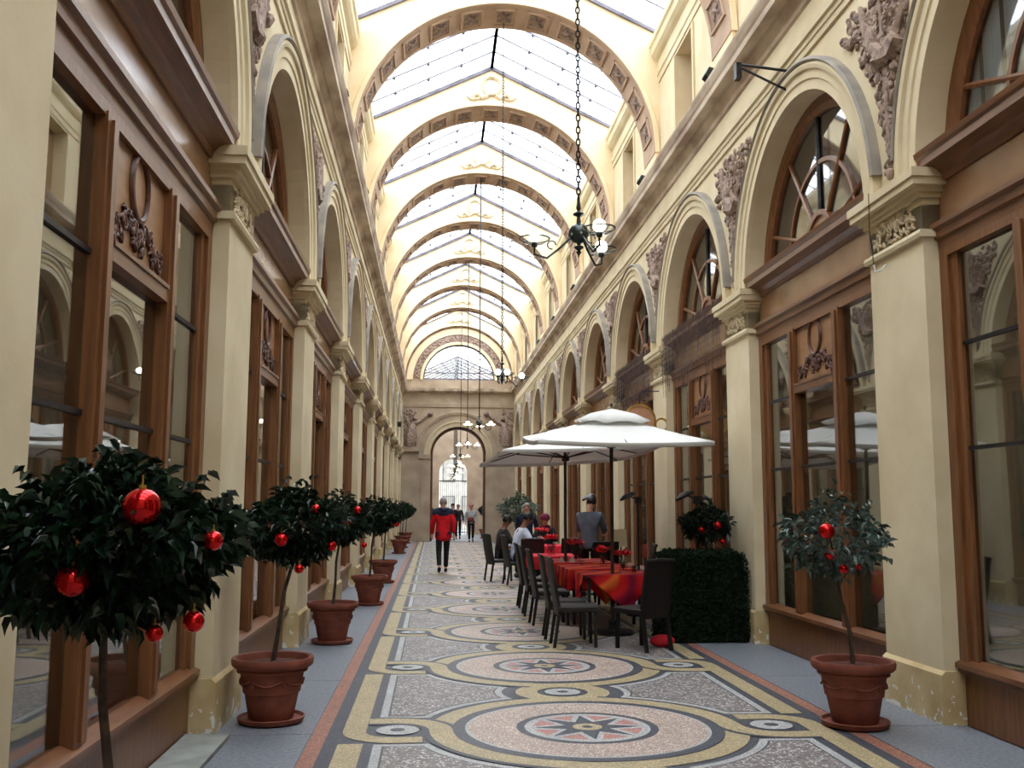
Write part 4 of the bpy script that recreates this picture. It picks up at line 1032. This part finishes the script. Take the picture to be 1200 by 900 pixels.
tumbler((1.52, 13.08, ZT), 'small glass right of the vase on the nearest table'); tumbler((1.46, 12.86, ZT), 'small glass in front of the vase on the nearest table'); tumbler((1.05, 14.6, ZT - .005), 'small glass on the second table'); tumbler((.98, 15.8, ZT - .005), 'small glass on the third table')
def napkin(p, lab):
    mb = MB().prism([(-.05, 0), (.05, 0), (0, .09)], 1, -.012, .012)
    tag(mb.obj('folded_napkin', plain('white_linen', (226, 222, 218)), None, loc=p), lab, 'napkin', 'folded napkins')
napkin((.86, 15.5, ZT - .005), 'white folded napkin at the left of the third table'); napkin((1.02, 15.45, ZT - .005), 'white folded napkin beside the other on the third table')
tag(MB().box(-.12, .12, -.1, .1, 0, .02).obj('red_bag', PINKCLOTH) if 0 else MB().ball((0, 0, 0), 1, 14, 10, (.15, .10, .07)).obj('cushion', PINKCLOTH, None, True, loc=(1.52, 11.55, .07)), 'small bright red cushion on the floor behind the near turned chair', 'cushion')

# ------------------------------------------------------------------ parasols
def parasol(x, y, hs, zr, zt, tilt, rz, label, base_z=0):
    t = thing('parasol', label, 'parasol', (x, y, 0), 0, 'white square parasols over the terrace')
    MB().lathe([(.024, 0.06), (.024, zt - .1), (.03, zt - .1), (.03, zt - .02), (0, zt)], 12).obj('pole', POLE, t, True)
    MB().lathe([(0, 0), (.26, 0), (.28, .03), (.24, .055), (.06, .06), (.05, .16), (0, .17)], 24).obj('base', IRON, t, True)
    h = zt - zr
    R = Matrix.Translation((0, 0, zr)) @ Matrix.Rotation(tilt[0], 4, 'X') @ Matrix.Rotation(tilt[1], 4, 'Y') @ Matrix.Rotation(rz, 4, 'Z')
    mb = MB(); n = 10
    for q in range(4):
        a = q * PI / 2; R2 = Matrix.Rotation(a, 4, 'Z'); vs = []
        for i in range(n + 1):
            f = i / n
            for k in range(n + 1):
                g = -1 + 2 * k / n; sag = -.035 * sin(f * PI) * 1 - .03 * f * (1 - g * g)
                vs.append(R @ (R2 @ Vector((hs * f * g, -hs * f + .0 * g, h * (1 - f) + sag))))
        for k in range(n + 1):
            g = -1 + 2 * k / n; vs.append(R @ (R2 @ Vector((hs * g, -hs - .004, -.055 - .03 * (1 - g * g)))))
        mb.add(vs, [(i * (n + 1) + k, i * (n + 1) + k + 1, (i + 1) * (n + 1) + k + 1, (i + 1) * (n + 1) + k) for i in range(n + 1) for k in range(n)])
    o = mb.obj('canopy', UMB, t, True); sm = o.modifiers.new('thickness', 'SOLIDIFY'); sm.thickness = .004
    mb = MB()
    for q in range(4):
        R2 = Matrix.Rotation(q * PI / 2, 4, 'Z'); vs = []
        for f, zz in ((0, .045), (.24, .055), (.40, .015)):
            for k in range(7):
                g = -1 + 2 * k / 6; vs.append(R @ (R2 @ Vector((hs * f * g, -hs * f, h * (1 - f) + zz + (.018 * sin(k * 2.2 + q)) * f * 3))))
        mb.add(vs, [(i * 7 + k, i * 7 + k + 1, (i + 1) * 7 + k + 1, (i + 1) * 7 + k) for i in range(2) for k in range(6)])
    o = mb.obj('vent_flap', UMB, t, True); sm = o.modifiers.new('thickness', 'SOLIDIFY'); sm.thickness = .003
    hubz = h * .15
    for q in range(8):
        a = q * PI / 4; l = hs * (1.40 if q % 2 else .985)
        tip = Vector((l * sin(a), l * cos(a), -.03)); top = Vector((0, 0, h - .03))
        MB().tube([R @ (top * 1.0 + Vector((0, 0, -.03))), R @ (top.lerp(tip, .5) + Vector((0, 0, -.055))), R @ (tip + Vector((0, 0, .0)))], .010, 5).obj('rib', POLE, t)
        MB().tube([R @ Vector((0, 0, hubz - .12)), R @ (top.lerp(tip, .55) + Vector((0, 0, -.06)))], .010, 5).obj('strut', POLE, t)
    MB().lathe([(.024, hubz - .18), (.06, hubz - .17), (.06, hubz - .10), (.024, hubz - .07)], 12).xf(R).obj('hub', POLE, t, True)
    MB().lathe([(0, h + .06), (.02, h + .07), (.025, h + .10), (0, h + .13)], 10).xf(R).obj('finial', POLE, t, True)
parasol(1.16, 12.75, 1.07, 2.49, 2.84, (math.radians(4.9), 0), 0, 'front white square parasol over the near tables')
parasol(.96, 15.8, 1.22, 2.45, 2.84, (math.radians(-2.4), math.radians(-3.2)), .10, 'white square parasol behind the front one, its beige underside and ribs showing')
parasol(1.25, 19.6, 1.1, 2.42, 2.80, (0, 0), 0, 'third white parasol, mostly hidden behind the other two') if 0 else None

# ------------------------------------------------------------------ heaters, menu, floodlights, brackets
def heater(x, y, zt, rz, label, dx=-.16):
    t = thing('terrace_heater', label, 'heater', (x, y, 0), rz, 'terrace heaters')
    MB().lathe([(0, 0), (.2, 0), (.2, .03), (.03, .05), (0, .05)], 20).obj('base', IRON, t, True)
    MB().tube([(0, 0, .04), (0, 0, zt - .3), (0, 0, zt - .06)], .018, 8).tube([(0, 0, zt - .06), (dx, 0, zt)], .012, 6).obj('pole', IRON, t, True)
    MB().lathe([(0, .03), (.06, .03), (.13, .0), (.14, -.03), (.125, -.03), (.05, -.005), (0, -.005)], 22).xf(Matrix.Translation((dx, 0, zt)) @ Matrix.Rotation(-.45, 4, 'Y')).obj('heater_head', IRON, t, True)
    MB().box(-.05, .05, -.04, .04, zt - .12, zt - .02).obj('junction_box', IRON, t)
heater(1.95, 14.9, 1.78, 0, 'black heater with tilted round head, between the parasol poles and the wall')
heater(2.28, 12.75, 1.77, 0, 'black heater with tilted round head above the clipped hedge')
heater(1.85, 18.5, 1.80, 0, 'black heater whose round head rises just behind the waiter', -.1)
t = thing('menu_stand', 'cream menu card on a slim stand beside the parasol pole', 'menu stand', (2.06, 16.9, 0))
MB().tube([(0, 0, .03), (0, 0, 1.0)], .014, 8).lathe([(0, 0), (.15, 0), (.15, .02), (0, .03)], 18).obj('stand', IRON, t, True)
MB().box(-.13, .13, -.01, .01, -.15, .15).xf(Matrix.Translation((-.03, 0, 1.08)) @ Matrix.Rotation(-.25, 4, 'X')).obj('menu_card', mat('cream_card', (214, 208, 176), (228, 222, 192), 3, .7), t)
def flood(x, y, sg, label):
    t = thing('floodlight', label, 'floodlight', (x, y, 7.245), 0, 'small floodlights on the cornice')
    MB().box(-.02, .02, -.07, .07, 0, .10).obj('bracket', IRON, t)
    MB().prism([(-.09, -.06), (.09, -.1), (.09, .1), (-.09, .06)], 1, -.09, .09).xf(Matrix.Translation((0, 0, .15)) @ Matrix.Rotation(.5 * sg, 4, 'Y')).obj('lamp_housing', BRONZE, t)
    MB().box(-.1, -.085, -.07, .07, -.05, .05).xf(Matrix.Translation((0, 0, .15)) @ Matrix.Rotation(.5 * sg, 4, 'Y')).obj('lamp_glass', CURTAIN, t)
for i, k in enumerate((1, 2, 3, 4, 5, 6)):
    y = YK(k) + .82 if 0 else 12.5 + (i - 0) * P * 1.0
    flood(2.53, y, 1, 'small grey-green floodlight on the right cornice, %s from the camera' % ordin[i])
for i in range(4): flood(-2.53, 13.4 + i * P, -1, 'small grey-green floodlight on the left cornice, %s from the camera' % ordin[i])
t = thing('wall_bracket', 'empty black iron sign bracket sticking out above the nearest right arch', 'bracket', (2.69, 10.03, 6.1))
MB().tube([(0, 0, .24), (-.52, .25, .42)], .016, 6).obj('upper_arm', IRON, t); MB().tube([(0, 0, 0), (-.52, .25, .40)], .014, 6).obj('lower_arm', IRON, t)
MB().box(-.54, -.48, .20, .30, .24, .42).obj('clamp', IRON, t)
t = thing('hanging_sign', 'round gilded sign on a curled iron hanger above the front parasol', 'sign', (2.25, 16.1, 3.04)); t.scale = (.78, .78, .78)
MB().lathe([(.30, -.03), (.34, -.03), (.34, .03), (.30, .03)], 30, ring=True).xf(Matrix.Rotation(PI / 2, 4, 'X')).obj('gilded_rim', GOLD, t, True)
MB().lathe([(0, -.015), (.30, -.015), (.30, .015), (0, .015)], 30).xf(Matrix.Rotation(PI / 2, 4, 'X')).obj('sign_board', mat('faded_pink_board', (170, 120, 90), (190, 140, 104), 5, .6), t)
MB().lathe([(.11, -.02), (.15, -.02), (.15, .02), (.11, .02)], 20, ring=True).xf(Matrix.Translation((.46, 0, -.1)) @ Matrix.Rotation(PI / 2, 4, 'X')).obj('gilded_curl', GOLD, t, True)
MB().tube([(0, 0, .33), (0, 0, .55), (.05, 0, .62), (.42, 0, .62)], .012, 6).tube([(.1 + .09 * cos(q * .6), 0, .5 + .09 * sin(q * .6)) for q in range(10)], .008, 5).obj('hanger', IRON, t)
t = thing('hanging_hook', 'thin wire with a metal hook hanging against the nearest right pilaster', 'hook', (2.5, 7.85, 4.25))
MB().tube([(0, 0, 0), (.0, .01, -.3), (.02, 0, -.62)], .004, 4).obj('wire', IRON, t); MB().tube([(.02, 0, -.62), (.03, 0, -.68), (.07, -.03, -.67), (.10, -.05, -.63)], .008, 5).obj('hook', CURTAIN, t)
# string lights draped over the third right-hand shopfront
def strings(ya, yb, zb, label):
    rng = random.Random(int(ya)); mb = MB(); y = ya
    while y < yb:
        L = rng.uniform(.5, 1.0) * (4.25 - zb); x = 2.62 + rng.uniform(-.01, .02)
        mb.tube([(x, y, 4.42), (x - .01, y + rng.uniform(-.01, .01), 4.42 - L * .5), (x, y + rng.uniform(-.02, .02), 4.42 - L)], .0035, 3)
        for k in range(int(L / .09)): mb.ball((x, y, 4.38 - k * .09), .008, 4, 3)
        y += .055
    o = mb.obj('string_light_curtain', mat('dark_cable_' + str(int(ya)), (58, 50, 54), (90, 80, 84), 30, .5)); tag(o, label, 'string lights', None, 'stuff')
strings(YK(2) + 1.0, YK(3) - .05, 3.1, 'dense curtain of unlit string lights over the shopfront behind the hedge')
strings(YK(3) + 1.0, YK(4) - .05, 3.1, 'curtain of unlit string lights over the next shopfront, behind the parasols')
t = thing('stone_step', 'pale stone step in front of the nearest left shopfront', 'step', (0, 0, 0)); C.objects.unlink(t); bpy.data.objects.remove(t)
tag(MB().prism([(-2.83, 0.0), (-2.535, 0.0), (-2.53, .035), (-2.83, .04)], 1, 4.1, 7.22).obj('stone_step', STEPM), 'pale stone step in front of the nearest left shopfront', 'step')
t = thing('security_camera', 'small black camera fixed to the far left wall', 'camera', (-2.6, 40.0, 4.9))
MB().box(-.09, .12, -.2, .2, -.09, .09).obj('housing', IRON, t); MB().tube([(-.1, 0, 0), (-.02, 0, 0)], .03, 6).obj('mount', IRON, t)

# ------------------------------------------------------------------ chandeliers
BULB = glow('lit_globe', (255, 246, 228), 9); DISH = glow('lit_glass_dish', (255, 238, 205), 3.2)
WBULB = glow('warm_lit_globe', (255, 222, 150), 6)
def chandelier(y, zc, angs, label, far=False, r=.36, bulb=None):
    t = thing('chandelier', label, 'chandelier', (0, y, zc), 0, 'globe chandeliers hung along the skylight')
    top = 11.0 - zc
    mb = MB()
    if not far:
        k = 0; z = .3
        while z < min(top, 6.0):
            mb.tube([(.016 * cos(q * PI / 4) * (1 if k % 2 else 0), .016 * cos(q * PI / 4) * (0 if k % 2 else 1), z + .034 * sin(q * PI / 4)) for q in range(8)], .0065, 4, True); z += .052; k += 1
        if z < top: mb.tube([(0, 0, z), (0, 0, top)], .010, 5)
    else: mb.tube([(0, 0, .25), (0, 0, top)], .016, 5)
    mb.obj('chain', IRON, t, True)
    MB().ball((0, 0, 0), .083, 24, 16).obj('ball', BRONZE, t, True)
    MB().lathe([(0, .30), (.012, .30), (.014, .25), (.02, .21), (.012, .19), (.045, .165), (.045, .155), (.014, .14), (.018, .09), (.02, .075), (0, .07)], 14).obj('upper_finial', BRONZE, t, True)
    MB().lathe([(0, -.07), (.02, -.08), (.014, -.10), (.04, -.11), (.04, -.12), (.012, -.14), (.022, -.155), (.008, -.18), (0, -.21)], 14).obj('lower_finial', BRONZE, t, True)
    for a in angs:
        c, s_ = cos(a), sin(a); zl = -.08
        arm = MB().tube([(.06 * c, .06 * s_, -.03), (.16 * c, .16 * s_, -.13), (.26 * c, .26 * s_, -.17 + zl * .5), (r * c, r * s_, zl - .10), (r * c, r * s_, zl - .03)], .010, 6).obj('arm', BRONZE, t, True)
        MB().tube([(.22 * c + .035 * cos(q * .7), .22 * s_, -.10 + .035 * sin(q * .7)) for q in range(8)], .006, 5).obj('scroll', BRONZE, t, True)
        MB().lathe([(0, -.045), (.022, -.04), (.026, -.02), (.018, 0), (0, 0)], 12, (r * c, r * s_, zl)).obj('lamp_holder', BRONZE, t, True)
        dish = MB().lathe([(.03, -.005), (.08, -.002), (.125, .028), (.122, .032), (.078, .004), (.03, .0)], 28, (r * c, r * s_, zl - .005), True).obj('glass_dish', DISH if far else GLASSD, t, True)
        if not far: MB().lathe([(.118, .028), (.128, .028), (.128, .036), (.118, .036)], 28, (r * c, r * s_, zl - .005), True).obj('dish_rim', BRONZE, t, True)
        MB().ball((r * c, r * s_, zl + .05), .052, 16, 12).obj('globe', bulb or BULB, t, True)
    return t
GLASSD = GLASST
A3 = [math.radians(a) for a in (180, 288, 50)]
chandelier(7.72, 3.80, A3, 'nearest chandelier, dark ball with lit globes on ringed arms')
chandelier(16.75, 3.88, [math.radians(a) for a in (255, 15, 280)], 'second chandelier from the camera, dark ball over two bright lamps')
for i, (y, z) in enumerate(((25.2, 3.74), (34.2, 3.79), (42.9, 3.82))):
    chandelier(y, z, [a + .6 + i for a in A3], '%s chandelier from the camera, white glowing shades' % ordin[i + 2], True)
for i, (y, z) in enumerate(((49.3, 3.7), (51.2, 3.72), (53.1, 3.6), (55.0, 3.55), (57.2, 3.3))):
    chandelier(y, z, [a + i for a in A3] , 'small glowing chandelier in the passage, %s beyond the end arch' % ordin[i] if i else 'small glowing chandelier just beyond the end arch', True, bulb=WBULB)

# ------------------------------------------------------------------ people
def skinmesh(name, joints, edges, radii, m, root=0, sub=2):
    me = bpy.data.meshes.new(name + '_s'); me.from_pydata([tuple(j) for j in joints], edges, []); me.update()
    o = bpy.data.objects.new(name, me); C.objects.link(o)
    md = o.modifiers.new('s', 'SKIN'); md.use_smooth_shade = True
    for i, r in enumerate(radii):
        sv = me.skin_vertices[0].data[i]; sv.radius = r if isinstance(r, tuple) else (r, r); sv.use_root = (i == root)
    ms = o.modifiers.new('u', 'SUBSURF'); ms.levels = sub; ms.render_levels = sub
    dg = bpy.context.evaluated_depsgraph_get(); dg.update()
    nm = bpy.data.meshes.new_from_object(o.evaluated_get(dg)); nm.name = name
    bpy.data.objects.remove(o); bpy.data.meshes.remove(me)
    nm.materials.clear(); nm.materials.append(m)
    nm.polygons.foreach_set('use_smooth', [True] * len(nm.polygons)); return nm
def hand(wrist, d, palm_n, m, curl=.5, side=1):
    """wrist, pointing direction d, palm normal; returns an MB with palm and five fingers"""
    d = Vector(d).normalized(); n = Vector(palm_n); n = (n - d * n.dot(d)).normalized(); s_ = d.cross(n) * side; mb = MB(); w_ = Vector(wrist)
    mb.tube([w_ - d * .01, w_ + d * .03, w_ + d * .06, w_ + d * .088], [.024, .034, .038, .030], 8)
    for k, (o_, L) in enumerate(((-.027, .068), (-.009, .078), (.009, .072), (.026, .056))):
        a = w_ + d * .078 + s_ * o_; b_ = a + d * L * .45 + n * curl * .012; c = b_ + (d * (1 - curl * .6) + n * curl).normalized() * L * .32; e = c + (d * (1 - curl) + n * curl * 1.4).normalized() * L * .24
        mb.tube([a, b_, c, e], [.0095, .009, .008, .0055], 6)
    a = w_ + d * .028 - s_ * .03; mb.tube([a, a - s_ * .022 + d * .026 + n * .01, a - s_ * .030 + d * .055 + n * .018], [.012, .010, .007], 6)
    return mb
def person(loc, az, J, label, top, bottom, skin=SKIN, shoes=None, hair=None, hat=None, height=1.0, coat=0, hairlong=False, scarf=None, collar=None, bulk=1.0, extra=None):
    """J: joints in metres, local frame: x right, y forward, z up"""
    t = thing('person', label, 'person', loc, -math.radians(az)); t.scale = (height,) * 3
    V = {k: Vector(v) for k, v in J.items()}
    names = ['pelvis', 'waist', 'chest', 'neckb', 'neck', 'head', 'crown', 'shL', 'elL', 'wrL', 'shR', 'elR', 'wrR', 'hipL', 'knL', 'anL', 'toL', 'hipR', 'knR', 'anR', 'toR']
    idx = {n: i for i, n in enumerate(names)}
    E_ = [('pelvis', 'waist'), ('waist', 'chest'), ('chest', 'neckb'), ('neckb', 'neck'), ('neck', 'head'), ('head', 'crown')]
    for s_ in 'LR': E_ += [('chest', 'sh' + s_), ('sh' + s_, 'el' + s_), ('el' + s_, 'wr' + s_), ('pelvis', 'hip' + s_), ('hip' + s_, 'kn' + s_), ('kn' + s_, 'an' + s_), ('an' + s_, 'to' + s_)]
    rad = dict(pelvis=(.13, .10), waist=(.115, .09), chest=(.13, .10), neckb=(.06, .06), neck=(.052, .055), head=(.078, .092), crown=(.06, .07), sh=.056, el=.04, wr=.026, hip=.082, kn=.055, an=.036, to=.03)
    body = skinmesh('body', [V[n] for n in names], [(idx[a], idx[b]) for a, b in E_], [rad.get(n, rad.get(n[:2], rad.get(n[:3], .05))) for n in names], skin)
    b_ = link('body', body, t)
    # jacket: torso and sleeves
    tn = ['pelvis', 'waist', 'chest', 'neckb', 'shL', 'elL', 'wrL', 'shR', 'elR', 'wrR']
    TV = {n: V[n] for n in tn}
    TV['wrL'] = V['wrL'].lerp(V['elL'], .06); TV['wrR'] = V['wrR'].lerp(V['elR'], .06); TV['neckb'] = V['neckb'].lerp(V['chest'], .25)
    pts = [TV[n] for n in tn]; ed = [(0, 1), (1, 2), (2, 3), (2, 4), (4, 5), (5, 6), (2, 7), (7, 8), (8, 9)]
    rr = [(.165 * bulk, .13 * bulk), (.15 * bulk, .12 * bulk), (.165 * bulk, .13 * bulk), (.085, .085), .082 * bulk, .058 * bulk, .045 * bulk, .082 * bulk, .058 * bulk, .045 * bulk]
    if coat:
        hv = (V['knL'] + V['knR']) / 2; sp = V['pelvis'].lerp(hv, coat); pts.append(sp); ed.append((0, 10)); rr.append((.205 * bulk, .18 * bulk)); rr[0] = (.175 * bulk, .15 * bulk)
    link('jacket', skinmesh('jacket', pts, ed, rr, top, 2), t)
    ln = ['pelvis', 'hipL', 'knL', 'anL', 'hipR', 'knR', 'anR']
    pts = [V[n] for n in ln]
    for a, k in ((3, 'L'), (6, 'R')): pts[a] = V['an' + k].lerp(V['kn' + k], .08)
    link('trousers', skinmesh('trousers', pts, [(0, 1), (1, 2), (2, 3), (0, 4), (4, 5), (5, 6)], [(.14, .115), .096, .07, .056, .096, .07, .056], bottom), t)
    sm = MB()
    for k in 'LR':
        a, b2 = V['an' + k], V['to' + k]; d = (b2 - a); d.z = 0; d = d.normalized() if d.length > 1e-4 else Vector((0, 1, 0))
        base = min(a.z, b2.z); z0 = b2.z
        s_ = MB().tube([a - d * .06 + Vector((0, 0, -.02)), a + d * .02 + Vector((0, 0, -.02)), b2.lerp(a, .3), b2 + d * .05], [.04, .045, .042, .026], 8); sm.add(s_.v, s_.f)
    sm.obj('shoes', shoes or IRON, t, True)
    H = V['head']; cr = (V['crown'] - V['neck']).normalized(); fw = V.get('face', Vector((0, 1, 0))).normalized() if 'face' in V else Vector((0, 1, 0))
    fw = (fw - cr * fw.dot(cr)).normalized(); rt = fw.cross(cr)
    def HP(x, y, z): return H + rt * x + fw * y + cr * z
    fm = MB().tube([HP(0, .085, .03), HP(0, .105, .0), HP(0, .088, -.015)], [.008, .014, .01], 6)
    for s_ in (-1, 1): fm.ball(HP(s_ * .08, -.005, .0), .022, 8, 6, (.5, .8, 1.2))
    fm.obj('nose_and_ears', skin, t, True)
    em = MB(); em.ball(HP(-.03, .08, .022), .0085, 8, 6); em.ball(HP(.03, .08, .022), .0085, 8, 6); em.obj('eyes', IRON, t, True)
    MB().tube([HP(-.022, .082, -.042), HP(0, .088, -.044), HP(.022, .082, -.042)], [.003, .006, .003], 5).obj('mouth', PINKFLOWER, t, True)
    if hair:
        hm = MB(); n, mm = 14, 9; rings = []
        for j in range(mm + 1):
            ph = PI * .66 * j / mm; ring = []
            for k in range(n):
                a = 2 * PI * k / n; fx, fy = cos(a), sin(a)
                cut = 1.0 if fy < .3 else (1 - .42 * (fy - .3) / .7)
                p_ = ph * cut
                ring.append(HP(.088 * sin(p_) * fx, .103 * sin(p_) * fy - .008, .03 + .108 * cos(p_)))
            rings.append(ring)
        hm.loft(rings)
        if hairlong:
            hm.tube([HP(0, -.085, .03), HP(0, -.11, -.06), HP(0, -.10, -.17)], [.06, .075, .04], 8)
        hm.obj('hair', hair, t, True)
    if hat:
        q = MB().lathe([(.118, .0), (.122, .012), (.108, .06), (.09, .10), (.05, .125), (0, .132)], 18)
        Mx = Matrix((rt, fw, cr)).transposed().to_4x4(); Mx.translation = H + cr * .035 - fw * .005
        q.xf(Mx).obj('hat', hat, t, True)
    if scarf or collar:
        nb = V['neckb']; k_ = V['neck']
        MB().tube([nb + Vector((.085 * cos(a * PI / 6), .08 * sin(a * PI / 6), .02 + .01 * sin(a * 2))) for a in range(12)], .042, 7, True).obj('scarf' if scarf else 'hood', scarf or collar, t, True)
    for k, s_ in (('L', -1), ('R', 1)):
        w_, e = V['wr' + k], V['el' + k]; d = (w_ - e).normalized(); n_ = Vector((-s_, 0, 0)) if abs(d.z) > .6 else Vector((0, 0, -1))
        hand(w_ - d * .01, d, n_, skin, .6, s_).obj('hand', skin, t, True)
    if extra: extra(t, V)
    return t
def walkJ(st=.22, sw=.16):
    return dict(pelvis=(0, 0, .93), waist=(0, .0, 1.08), chest=(0, .0, 1.30), neckb=(0, -.01, 1.44), neck=(0, .0, 1.50), head=(0, .02, 1.61), crown=(0, .015, 1.70),
                shL=(-.185, 0, 1.385), elL=(-.245, -.06 + sw * .5, 1.12), wrL=(-.25, sw, .88), shR=(.185, 0, 1.385), elR=(.245, -.06 - sw * .3, 1.12), wrR=(.25, -sw * .6 + .02, .88),
                hipL=(-.09, 0, .88), knL=(-.095, -st * .15, .48), anL=(-.09, -st - .05, .13), toL=(-.09, -st + .08, .035), hipR=(.09, 0, .88), knR=(.09, st * .7, .50), anR=(.08, st * .8, .085), toR=(.085, st * .8 + .14, .035))
def standJ():
    d = walkJ(.02, .05); d.update(anL=(-.1, -.02, .08), toL=(-.11, .12, .035), anR=(.1, .02, .08), toR=(.11, .16, .035), knL=(-.095, .02, .48), knR=(.095, .03, .48)); return d
def sitJ(lean=.0):
    l = lean
    return dict(pelvis=(0, -.08, .56), waist=(0, -.06 + l * .3, .70), chest=(0, -.04 + l * .8, .92), neckb=(0, -.03 + l * 1.1, 1.06), neck=(0, -.01 + l * 1.25, 1.12), head=(0, .03 + l * 1.45, 1.22), crown=(0, .035 + l * 1.5, 1.31),
                shL=(-.185, -.03 + l, 1.0), elL=(-.24, .10 + l, .77), wrL=(-.12, .32 + l, .84), shR=(.185, -.03 + l, 1.0), elR=(.24, .10 + l, .77), wrR=(.12, .32 + l, .84),
                hipL=(-.09, -.03, .54), knL=(-.11, .36, .53), anL=(-.11, .34, .10), toL=(-.12, .47, .035), hipR=(.09, -.03, .54), knR=(.11, .36, .53), anR=(.12, .30, .10), toR=(.12, .43, .035))
NAVY = plain('navy_cloth', (34, 38, 58)); BLACK = plain('black_cloth', (28, 28, 32)); REDJ = plain('bright_red_jacket', (206, 20, 30)); GREYJ = plain('slate_grey_jacket', (104, 110, 124))
WHITES = plain('white_shirt', (214, 220, 236)); LGREY = plain('light_grey_coat', (172, 176, 182)); BURG = plain('burgundy_knit', (112, 36, 58)); DHAIR = plain('dark_hair', (30, 24, 22), .5); GHAIR = plain('grey_hair', (150, 138, 130), .6); PINKH = plain('dusty_pink_wool', (186, 130, 128)); BROWNC = plain('brown_coat', (52, 42, 40)); JEANS = plain('dark_blue_trousers', (32, 36, 60))
def red_extra(t, V):
    MB().tube([V['shL'].lerp(V['elL'], .22), V['shL'], V['neckb'] + Vector((-.08, 0, -.05)), V['neckb'] + Vector((.08, 0, -.05)), V['shR'], V['shR'].lerp(V['elR'], .22)], [.085, .10, .125, .125, .10, .085], 12).obj('navy_yoke', NAVY, t, True)
    MB().tube([V['neckb'] + Vector((-.09, -.07, .03)), V['neckb'] + Vector((0, -.12, .0)), V['neckb'] + Vector((.09, -.07, .03))], [.03, .05, .03], 8).obj('hood', NAVY, t, True)
person((-.90, 24.5, 0), -3, walkJ(.16, .12), 'man in a red and navy jacket walking away down the gallery', REDJ, BLACK, hair=GHAIR, coat=.5, bulk=1.14, height=1.05, extra=red_extra)
def bag(t, V): MB().ball(V['pelvis'] + Vector((.02, .17, .10)), 1, 10, 8, (.13, .06, .12)).obj('handbag', plain('brown_red_bag', (128, 60, 58)), t, True)
person((.60, 46.0, 0), 178, walkJ(.1, .05), 'woman in a light grey coat and pink hat walking towards the camera', LGREY, BLACK, hair=DHAIR, hat=PINKH, coat=.3, height=1.0, extra=bag)
person((-.22, 47.6, 0), 176, walkJ(.12, .06), 'dark-clothed walker left of the woman in grey, by the end arch', BLACK, BLACK, hair=DHAIR, coat=.3, height=1.02)
person((.10, 49.8, 0), 180, walkJ(.1, .06), 'person in dark clothes directly behind the woman in grey', BROWNC, BLACK, hair=GHAIR, coat=.3)
person((-.62, 51.5, 0), 2, standJ(), 'person in dark clothes farthest into the passage', NAVY, BLACK, hair=DHAIR, height=1.02)
wj = standJ(); wj.update(elR=(.24, .10, 1.16), wrR=(.16, .33, 1.10), elL=(-.22, .08, 1.15), wrL=(-.10, .30, 1.08), head=(.02, .05, 1.60), crown=(.025, .06, 1.69), chest=(0, .02, 1.30))
def napk(t, V): MB().tube([V['wrR'] + Vector((0, .08, .0)), V['wrR'] + Vector((.03, .10, .08)), V['wrR'] + Vector((-.03, .12, .12))], [.012, .03, .018], 6).obj('white_napkin', WHITES, t, True)
person((1.68, 17.9, 0), 25, wj, 'waiter in a slate grey jacket standing with his back to the camera', GREYJ, BLACK, hair=DHAIR, coat=.32, height=1.04, bulk=1.08, extra=napk)
person((.66, 20.95, 0), 80, sitJ(.10), 'dark-haired person in a white shirt seated sideways at a table', WHITES, JEANS, skin=SKIND, hair=DHAIR, coat=.12, height=1.1)
person((.42, 22.3, 0), 80, sitJ(.04), 'person in dark clothes seated behind the one in the white shirt', BROWNC, BLACK, skin=SKIND, hair=DHAIR, height=1.05)
bj = standJ(); person((1.15, 24.4, 0), 190, sitJ(.02) if 0 else bj, 'grey-haired person in a dark navy coat standing beyond the white shirt', NAVY, BLACK, hair=GHAIR, coat=.35, height=.98)
person((1.55, 23.95, 0), 188, sitJ(.02), 'seated person in a burgundy knitted hat facing the camera', BLACK, BLACK, hair=BURG, hat=BURG, hairlong=False, scarf=BURG, height=1.05)
